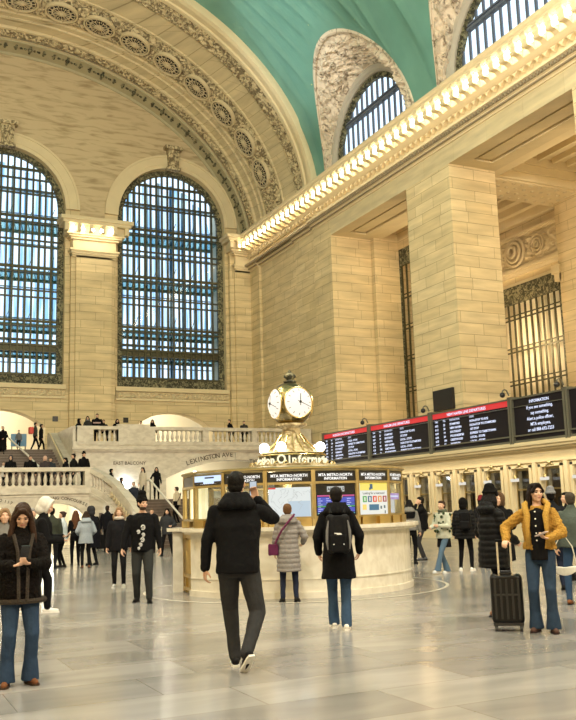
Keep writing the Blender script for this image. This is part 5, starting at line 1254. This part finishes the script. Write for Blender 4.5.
for q in (-1, 1):
    k.tube([(q*.035, .195, .72), (q*.04, .18, .95), (q*.05, .185, 1.15), (q*.085, .155, 1.30)], .016, 6)
k.tube([(.215*cos(t), .18*sin(t), .72) for t in [j*2*pi/28 for j in range(29)]], .024, 6, False)
k.build('fur_trim', cloth((.055, .045, .038), 1., 1., 60), o['root'])
# 7 man in white hood behind her
o = person(2.44, 14.05, 0, -95, 1.72, 'man in black jacket with white hood up, bent over his phone at the left', coat=BLACK, hem=.42, bulk=.05, hoodup=(.62, .6, .56), shoe=(.75, .73, .7), sole=(.75, .73, .7), female=False, arms=((-.10, .40, 1.15, (.2, 0, 1)), (.12, .40, 1.10, (-.2, 0, 1))), legs=((-.10, .18, 0, 0), (.1, -.14, 0., 0)), lean=(0, .10), head=(-8, -28), vox=.011, trouser=BLACK, tr_w=1.15)
held('phone', o, (.0, .50, 1.16), 'phone in the hands of the man with the white hood', 'phone', [(-.035, .035, -.005, .005, -.07, .07)], PH, (radians(-50), 0, 0))
# more people on the left
person(3.17, 18.7, 0, 160, 1.62, 'grey-haired person showing just behind the long-haired woman with the phone', coat=(.06, .06, .065), hair=GREYH)
person(1.78, 12.7, 0, 185, 1.58, 'fair-haired person at the very left edge of the picture', coat=(.16, .15, .14), hair=(.25, .16, .09), hairlen=1, bulk=.02)
person(4.86, 25.5, 0, -10, 1.68, 'person in olive jacket and dark trousers, third from the left edge', coat=(.035, .04, .03), hem=.47, bulk=.045, female=False, hair=BLH)
person(5.30, 26.2, 0, 75, 1.58, 'person in pale blue-white jacket and black trousers with dark tied-back hair', coat=(.52, .58, .62), hem=.45, bulk=.02, hair=(.04, .025, .02), bun=True, trouser=BLACK)
person(5.82, 26.9, 0, 5, 1.60, 'woman with long auburn hair and black clothes standing with her back turned', coat=BLACK, hem=.50, hair=(.09, .04, .02), hairlen=3, trouser=BLACK)
person(5.72, 25.1, 0, 5, 1.56, 'woman in grey-blue hooded sweatshirt and black trousers, hands in front', coat=(.27, .31, .36), hem=.43, bulk=.045, hood=True, hair=(.03, .018, .012), hairlen=1, trouser=BLACK, shoe=(.14, .06, .03), arms=((-.2, .2, 1.02), (.2, .2, 1.02)))
person(6.22, 26.3, 0, 40, 1.70, 'tall person in long dark coat close behind the grey-blue sweatshirt', coat=(.012, .013, .02), hem=.3, bulk=.05, female=False, hair=BLH, lean=(-.06, .04), hoodup=(.03, .03, .035))
o = person(8.79, 34.9, 0, -25, 1.80, 'man in dark suit jacket standing alone before the curved stair wall', coat=(.012, .012, .018), hem=.48, bulk=.03, female=False, hair=(.03, .02, .015), trouser=BLACK, arms=((-.28, .02, .85), (.27, .1, .85)))
t = empty('suitcase', (8.95, 36.6, 0), label='black suitcase standing beside the man in the dark suit', cat='suitcase'); k = MB(); rbox(k, (0, 0, .36), .2, .13, .3, .05); remesh(k, 'shell', cloth(BLACK, .5), t, .02, 1); MB().tube([(-.1, 0, .62), (-.1, 0, .8), (.1, 0, .8), (.1, 0, .62)], .015, 6).build('handle', 'dark', t); MB().box(-.16, -.1, -.08, .08, 0, .07).box(.1, .16, -.08, .08, 0, .07).build('wheels', 'dark', t)
person(9.05, 33.9, 0, -70, 1.58, 'person in white top carrying dark bags, beside the stair wall', coat=(.55, .54, .5), hem=.52, hair=(.05, .03, .02), trouser=(.16, .12, .08), tr_w=1.2)
o = person(9.47, 29.4, 0, 172, 1.60, 'person in charcoal coat standing at the foot of the stairs left of the booth', coat=(.03, .032, .036), hem=.45, bulk=.04, hair=BLH, hairlen=2, trouser=BLACK, arms=((-.2, .22, 1.1), (.3, .05, .9)), legs=((-.2, 0, 0, -10), (.2, 0, 0, 10)))
person(9.9, 32.6, 0, 178, 1.62, 'pale-faced person just behind the beanie wearer, near the steps', coat=DARK, hair=(.12, .08, .05), scarf=(.5, .45, .4))
# on the stairs
SZ = 2.08
person(12.38, 42.2, SZ, 140, 1.60, 'woman in long cream coat at the top of the lower steps', coat=(.55, .48, .38), hem=.12, bulk=.02, hair=(.03, .02, .02), hairlen=2, hoodup=None)
person(13.06, 42.2, SZ, 180, 1.60, 'woman in black with long dark hair at the top of the lower steps', coat=BLACK, hem=.35, hair=BLH, hairlen=3, arms=((-.25, .05, .82), (.36, .15, .95)), trouser=BLACK)
person(11.15, 39.4, 1.25, 170, 1.62, 'dark-coated person partway down the steps, bent forward behind the beanie', coat=(.03, .035, .05), hem=.4, bulk=.05, lean=(0, .15), hair=(.2, .17, .14), scarf=(.4, .4, .42))
o = person(12.9, 38.6, .96, 60, 1.64, 'person in cream jacket with a dark shoulder strap going up the steps', coat=(.55, .47, .34), hem=.5, bulk=.03, hair=(.04, .03, .02), trouser=BLACK, female=False)
w = worn('shoulder_bag', o, 'dark bag with strap across the cream jacket on the steps', 'bag'); k = MB(); k.tube([(.15, -.12, 1.36), (0, -.17, 1.2), (-.18, -.13, .98)], .018, 6); k.build('strap', 'dark', w); k = MB(); rbox(k, (-.24, -.05, .9), .07, .09, .1, .02); remesh(k, 'pouch', cloth(BLACK), w, .02, 1)
person(10.72, 41.9, 2.08, -60, 1.52, 'person with dark hair on the steps behind the sloping stone rail, upper', coat=BLACK, hair=BLH)
person(10.8, 40.35, 1.66, -60, 1.45, 'person in black on the steps behind the sloping stone rail, lower', coat=BLACK, hair=BLH, bulk=.05)
# landing, leaning on the balustrade
for (x, y, rel, hh, lab, kw) in (
    (6.28, 43.2, 175, 1.72, 'person in black with dark hood behind the landing balustrade at the left edge', dict(coat=BLACK, bulk=.06, hoodup=(.05, .05, .06))),
    (6.02, 43.6, 175, 1.45, 'person in white coat behind the landing balustrade at the left edge', dict(coat=(.6, .58, .54), bulk=.06, hair=(.1, .07, .05))),
    (7.13, 42.9, 180, 1.70, 'person in black anorak facing the hall behind the landing balustrade', dict(coat=BLACK, bulk=.07, hair=(.1, .08, .07), female=False)),
    (7.68, 42.2, 180, 1.62, 'person in black coat framed by a pale pink fur hood on the landing', dict(coat=(.05, .04, .045), bulk=.05, hoodup=(.55, .36, .3))),
    (8.07, 42.9, 170, 1.60, 'short-haired person in dark jacket, right of the pink fur hood', dict(coat=(.03, .035, .045), bulk=.05, hair=BLH)),
    (8.72, 42.6, 120, 1.58, 'person in black turned left on the landing near the stone newel', dict(coat=BLACK, bulk=.04, hair=BLH, hairlen=1)),
    (9.03, 42.3, 100, 1.74, 'person in bulky black coat, second from the landing corner', dict(coat=(.02, .02, .022), bulk=.07, hair=BLH)),
    (9.44, 42.0, 200, 1.80, 'person in black jacket at the corner of the landing', dict(coat=BLACK, bulk=.05, hair=BLH, hat='beanie'))):
    person(x, y, 2.6, rel, hh, lab, vox=.016, **kw)
UF = 5.1
o = person(8.75, 51.2, UF, -80, 1.62, 'person in grey jacket walking right at the top of the upper steps', coat=(.05, .055, .05), hem=.5, hair=BLH, legs=((-.1, .26, 0, 0), (.1, -.26, 0, 0)), trouser=BLACK, female=False)
w = worn('backpack', o, 'coral red backpack on the walker at the top of the steps', 'backpack'); k = MB(); rbox(k, (.0, -.24, 1.15), .2, .13, .2, .07); remesh(k, 'main_bag', cloth((.7, .12, .10), .7), w, .02, 1)
person(9.3, 52.5, UF, -80, 1.66, 'person in black striding beside the red backpack at the top of the steps', coat=BLACK, hem=.42, hair=BLH, legs=((-.1, .22, 0, 0), (.1, -.22, 0, 0)), trouser=BLACK, female=False)
person(6.82, 50.0, 4.75, 150, 1.62, 'person in long black coat on the upper steps at the left edge', coat=BLACK, hem=.2, bulk=.06, hair=(.3, .25, .2), arms=((-.2, .2, 1.0), (.2, .2, 1.0)))
person(7.8, 50.9, 5.1, 170, 1.15, 'child-sized figure in grey beside the middle handrail of the upper steps', coat=(.15, .15, .16), hair=BLH, vox=.02)
# along the balcony rail
for (x, y, rel, hh, lab, kw) in (
    (10.28, 47.9, -120, 1.5, 'person in black leaning over the left end of the balcony rail', dict(coat=BLACK, bulk=.06, lean=(-.05, .2), hoodup=(.012, .012, .014))),
    (10.85, 47.45, 178, 1.62, 'woman in grey scarf and dark coat at the balcony rail, second from its left end', dict(coat=(.03, .03, .03), hairlen=2, scarf=(.2, .2, .2))),
    (11.4, 47.6, 178, 1.78, 'tallest person on the balcony, black jacket with a pale chest stripe', dict(coat=BLACK, bulk=.06, female=False)),
    (12.05, 48.1, 160, 1.5, 'person in black bending at the balcony rail next to the tallest one', dict(coat=BLACK, bulk=.04, lean=(.1, .15))),
    (12.55, 48.1, 200, 1.55, 'person in black with head bowed left of the plain stone block', dict(coat=BLACK, bulk=.05, lean=(-.05, .1), hairlen=1)),
    (14.26, 49, 178, 1.55, 'person whose head alone shows above the plain stone block', dict(coat=BLACK)),
    (14.75, 48.4, 170, 1.6, 'person with shoulder-length hair right of the plain stone block', dict(coat=BLACK, hairlen=2)),
    (19.3, 47.6, 130, 1.6, 'person in black on the balcony above the booth, left one of two', dict(coat=BLACK, lean=(.1, .1))),
    (20.05, 47.6, 178, 1.52, 'person in dark grey on the balcony above the booth, right one of two', dict(coat=(.03, .03, .03), bulk=.07, lean=(0, .1)))):
    o = person(x, y, UF, rel, hh, lab, vox=.016, **kw)
    if hh == 1.78: MB().box(-.2, .2, .19, .215, 1.22, 1.29).build('chest_stripe', cloth((.45, .3, .28)), o['root'])
# right-hand crowd
o = person(12.58, 19.18, 0, -12, 1.60, 'person in black hooded jacket with grey sleeves standing right of the booth', coat=(.17, .165, .155), hem=.52, bulk=.03, hood=True, hair=BLH, hairlen=1, trouser=BLACK)
k = MB(); loft(k, [(V(0, -.045, 1.12), .15, .115, 0), (V(0, -.05, 1.28), .165, .12, 0), (V(0, -.045, 1.38), .12, .10, 0)]); remesh(k, 'dark_yoke', cloth(BLACK), o['root'], .013, 1)
person(13.7, 20.3, 0, 95, 1.68, 'man in black jacket with hand to his face, behind the grey-sleeved jacket', coat=BLACK, hem=.48, bulk=.04, female=False, hair=(.02, .015, .01), trouser=(.035, .035, .04), arms=((-.1, .15, 1.52), (.28, .05, .85)), pdir=((-.3, .5, -1), (.5, -.8, 0)), shoe=(.1, .1, .11))
person(15.67, 24.3, 0, 120, 1.62, 'person far off beyond the booth edge in front of the ticket windows', coat=DARK, hair=BLH, bulk=.03)
o = person(11.3, 15.95, 0, 140, 1.54, 'woman in white and green patterned jacket and light jeans stepping left', coat=(.46, .47, .38), hem=.48, bulk=.035, hair=(.05, .03, .02), trouser=(.08, .13, .19), flare=.02, shoe=(.7, .7, .7), sole=(.6, .6, .6), skirt=(BLACK, .36), legs=((-.06, .38, 0, 0), (.06, -.15, 0, 0)), arms=((-.12, .3, 1.15), (.15, .3, 1.1)), scarf=(.1, .11, .08))
k = MB(); random.seed(4)
for i in range(26): a_ = random.uniform(-.4, 3.5); z_ = random.uniform(.85, 1.32); k.sph((.19*cos(a_), .165*sin(a_), z_), random.uniform(.018, .032), 5, (1, 1, 1.2))
k.build('dark_blotches', cloth((.04, .06, .03)), o['root'])
o = person(12.06, 16.23, 0, -8, 1.58, 'person in black puffer jacket, backpack and white sneakers seen from behind', coat=(.018, .018, .02), hem=.44, bulk=.06, puffer=True, hoodup=(.012, .011, .011), trouser=BLACK, shoe=(.8, .78, .74), sole=(.85, .83, .8), legs=((-.14, 0, 0, -14), (.13, .02, 0, 14)))
w = worn('backpack', o, 'black backpack on the white-sneakered person in the puffer jacket', 'backpack'); k = MB(); rbox(k, (.06, -.26, 1.08), .13, .08, .2, .05); remesh(k, 'main_bag', cloth((.01, .01, .012), .6), w, .014, 1); k = MB(); rbox(k, (.06, -.34, 1.0), .1, .03, .09, .025); remesh(k, 'front_pocket', cloth((.014, .014, .016), .6), w, .014, 1)
person(13.0, 16.8, 0, -35, 1.60, 'person in burgundy beanie, dark jacket and blue jeans', coat=DARK, hem=.45, bulk=.04, hat='beanie', hatcol=(.14, .015, .02), hair=BLH, trouser=(.02, .035, .08), tr_w=1.1)
o = person(7.45, 9.44, 0, -55, 1.66, 'person in long quilted black coat and black hat standing before the suitcase', coat=(.014, .014, .016), hem=.38, bulk=.05, puffer=True, hat='beanie', hatcol=(.012, .011, .011), hair=BLH, hairlen=1, hood=True, trouser=BLACK, shoe=(.22, .11, .07), arms=((-.25, .15, .95), (.2, .25, 1.0)), vox=.011)
o = person(9.87, 12.26, 0, 165, 1.62, 'dark-cloaked person with tan hood holding a paper, behind the quilted coat', coat=BLACK, hem=.3, bulk=.05, hoodup=(.10, .06, .035), arms=((-.12, .32, 1.22), (.15, .32, 1.15)), vox=.012)
held('paper', o, (-.02, .42, 1.22), 'white folded paper in the hands of the tan-hooded person', 'paper', [(-.1, .1, -.003, .003, -.05, .05)], mat('white_paper', (.75, .75, .72), .7), (radians(-50), 0, 0))
o = person(7.06, 8.1, 0, 176, 1.67, 'woman with long dark hair, golden fur jacket and flared jeans', coat=(.40, .22, .045), hem=.55, bulk=.032, fur=True, trouser=(.026, .045, .08), flare=.03, tr_w=1.05, shoe=(.09, .05, .04), sole=(.03, .02, .02), hair=(.022, .012, .01), hairlen=3, arms=((-.13, .30, 1.09, (.3, .3, .8), (.6, .6, .2)), (.37, .18, 1.07, (.1, .2, -1), (.1, .9, -.15))), pdir=((-1, -.3, -.8), (1, -.5, -.4)), legs=((-.10, .06, 0, -12), (.10, 0, 0, 14)), head=(32, 2), vox=.0092, open_=((.012, .011, .012), .10, .80), curls=(.4, .7), skin=0)
k = MB()
for z_ in (1.02, 1.10, 1.18, 1.26, 1.34): k.sph((.012, .197-.0*z_, z_), .009, 5)
k.build('shirt_buttons', mat('pearl_button', (.8, .78, .7), .3), o['root'])
k = MB()
for q in (-1, 1): k.tube([(q*.11, .18, .95), (q*.105, .185, 1.15), (q*.10, .17, 1.30), (q*.13, .08, 1.42), (q*.07, -.03, 1.47)], [.022, .024, .035, .035, .03], 8)
k.build('lapels', cloth((.46, .27, .06), 1., 1., 60), o['root'], smooth=True)
held('phone', o, (-.06, .42, 1.10), 'phone in the raised hand of the woman in the golden jacket', 'phone', [(-.036, .036, -.005, .005, -.07, .07)], mat('phone_pink', (.5, .4, .38), .4), (radians(-70), 0, radians(60)))
w = empty('handbag', (7.52, 8.22, .62), radians(-40), label='small white curved handbag hanging beside the golden jacket woman', cat='handbag')
k = MB(); 
k.prism([(-.15+.3*j/12, -.085*sin(pi*j/12)**.7+.05) for j in range(13)]+[(.15, .075), (0, .06), (-.15, .075)], lambda u_, v_: (u_, -.035, v_), lambda u_, v_: (u_, .035, v_))
remesh(k, 'pouch', cloth((.75, .73, .68), .5, .1), w, .008, 1); MB().tube([(-.14, 0, .08), (-.10, 0, .3), (.0, 0, .46), (.1, 0, .3), (.14, 0, .08)], .008, 6).build('strap', cloth((.6, .58, .5), .5), w)
# suitcase
t = empty('suitcase', (6.80, 8.42, 0), radians(-38), label='black wheeled suitcase with a tall silver telescopic handle', cat='suitcase')
k = MB(); rbox(k, (0, 0, .36), .185, .12, .275, .05); remesh(k, 'shell', mat('glossy_black_shell', (.004, .004, .005), .3, spec=.3), t, .009, 2)
k = MB(); 
for i in range(5): x = -.13+.065*i; k.box(x-.012, x+.012, -.128, -.117, .14, .58)
k.box(-.15, .15, -.126, -.118, .40, .42); k.build('ribs', mat('black_rib', (.012, .012, .013), .3), t)
k = MB(); 
for q in (-1, 1): k.box(q*.075-.011, q*.075+.011, -.012, .012, .62, 1.0)
k.build('telescopic_tubes', mat('silver_tube', (.7, .68, .64), .25, 1.), t); k = MB(); rbox(k, (0, 0, 1.015), .10, .02, .02, .015); remesh(k, 'grip', cloth(BLACK, .5, .05), t, .006, 1)
MB().box(-.07, .07, -.02, .02, .635, .65).tube([(-.07, .0, .62), (-.07, 0, .665), (.07, 0, .665), (.07, 0, .62)], .01, 6).build('carry_handle', 'dark', t)
MB().box(-.17, .17, -.11, .11, .065, .1).build('base_plate', 'dark', t)
for qx in (-1, 1):
    for qy in (-1, 1): k = MB(); k.tube([(qx*.14-.014, qy*.085, .032), (qx*.14+.014, qy*.085, .032)], .032, 12); k.box(qx*.14-.02, qx*.14+.02, qy*.085-.02, qy*.085+.02, .04, .08); k.build('wheel', mat('wheel_rubber', (.015, .015, .015), .5), t)
o = person(10.49, 11.67, 0, 10, 1.66, 'person in grey knitted beanie and black jacket at the right, seen from behind', coat=(.02, .022, .028), hem=.45, bulk=.05, hat='beanie', hatcol=(.17, .175, .19), hair=BLH, trouser=NAVY, vox=.012)
w = worn('shoulder_bag', o, 'pale blue bag on the shoulder of the grey beanie wearer', 'bag'); k = MB(); rbox(k, (.16, -.24, 1.12), .06, .05, .15, .03); remesh(k, 'pouch', cloth((.3, .38, .42)), w, .012, 1)
person(12.0, 12.9, 0, 100, 1.62, 'dark-haired person in black coat beyond the grey beanie wearer', coat=BLACK, hair=BLH, bulk=.05)
person(9.35, 10.0, 0, 10, 1.58, 'person in grey-green coat and jeans cut off by the right edge', coat=(.07, .085, .075), hem=.50, bulk=.06, hair=(.05, .04, .03), trouser=(.025, .05, .1), shoe=(.18, .07, .03), vox=.012, legs=((-.16, -.18, 0, 20), (.1, .1, 0, 0)))
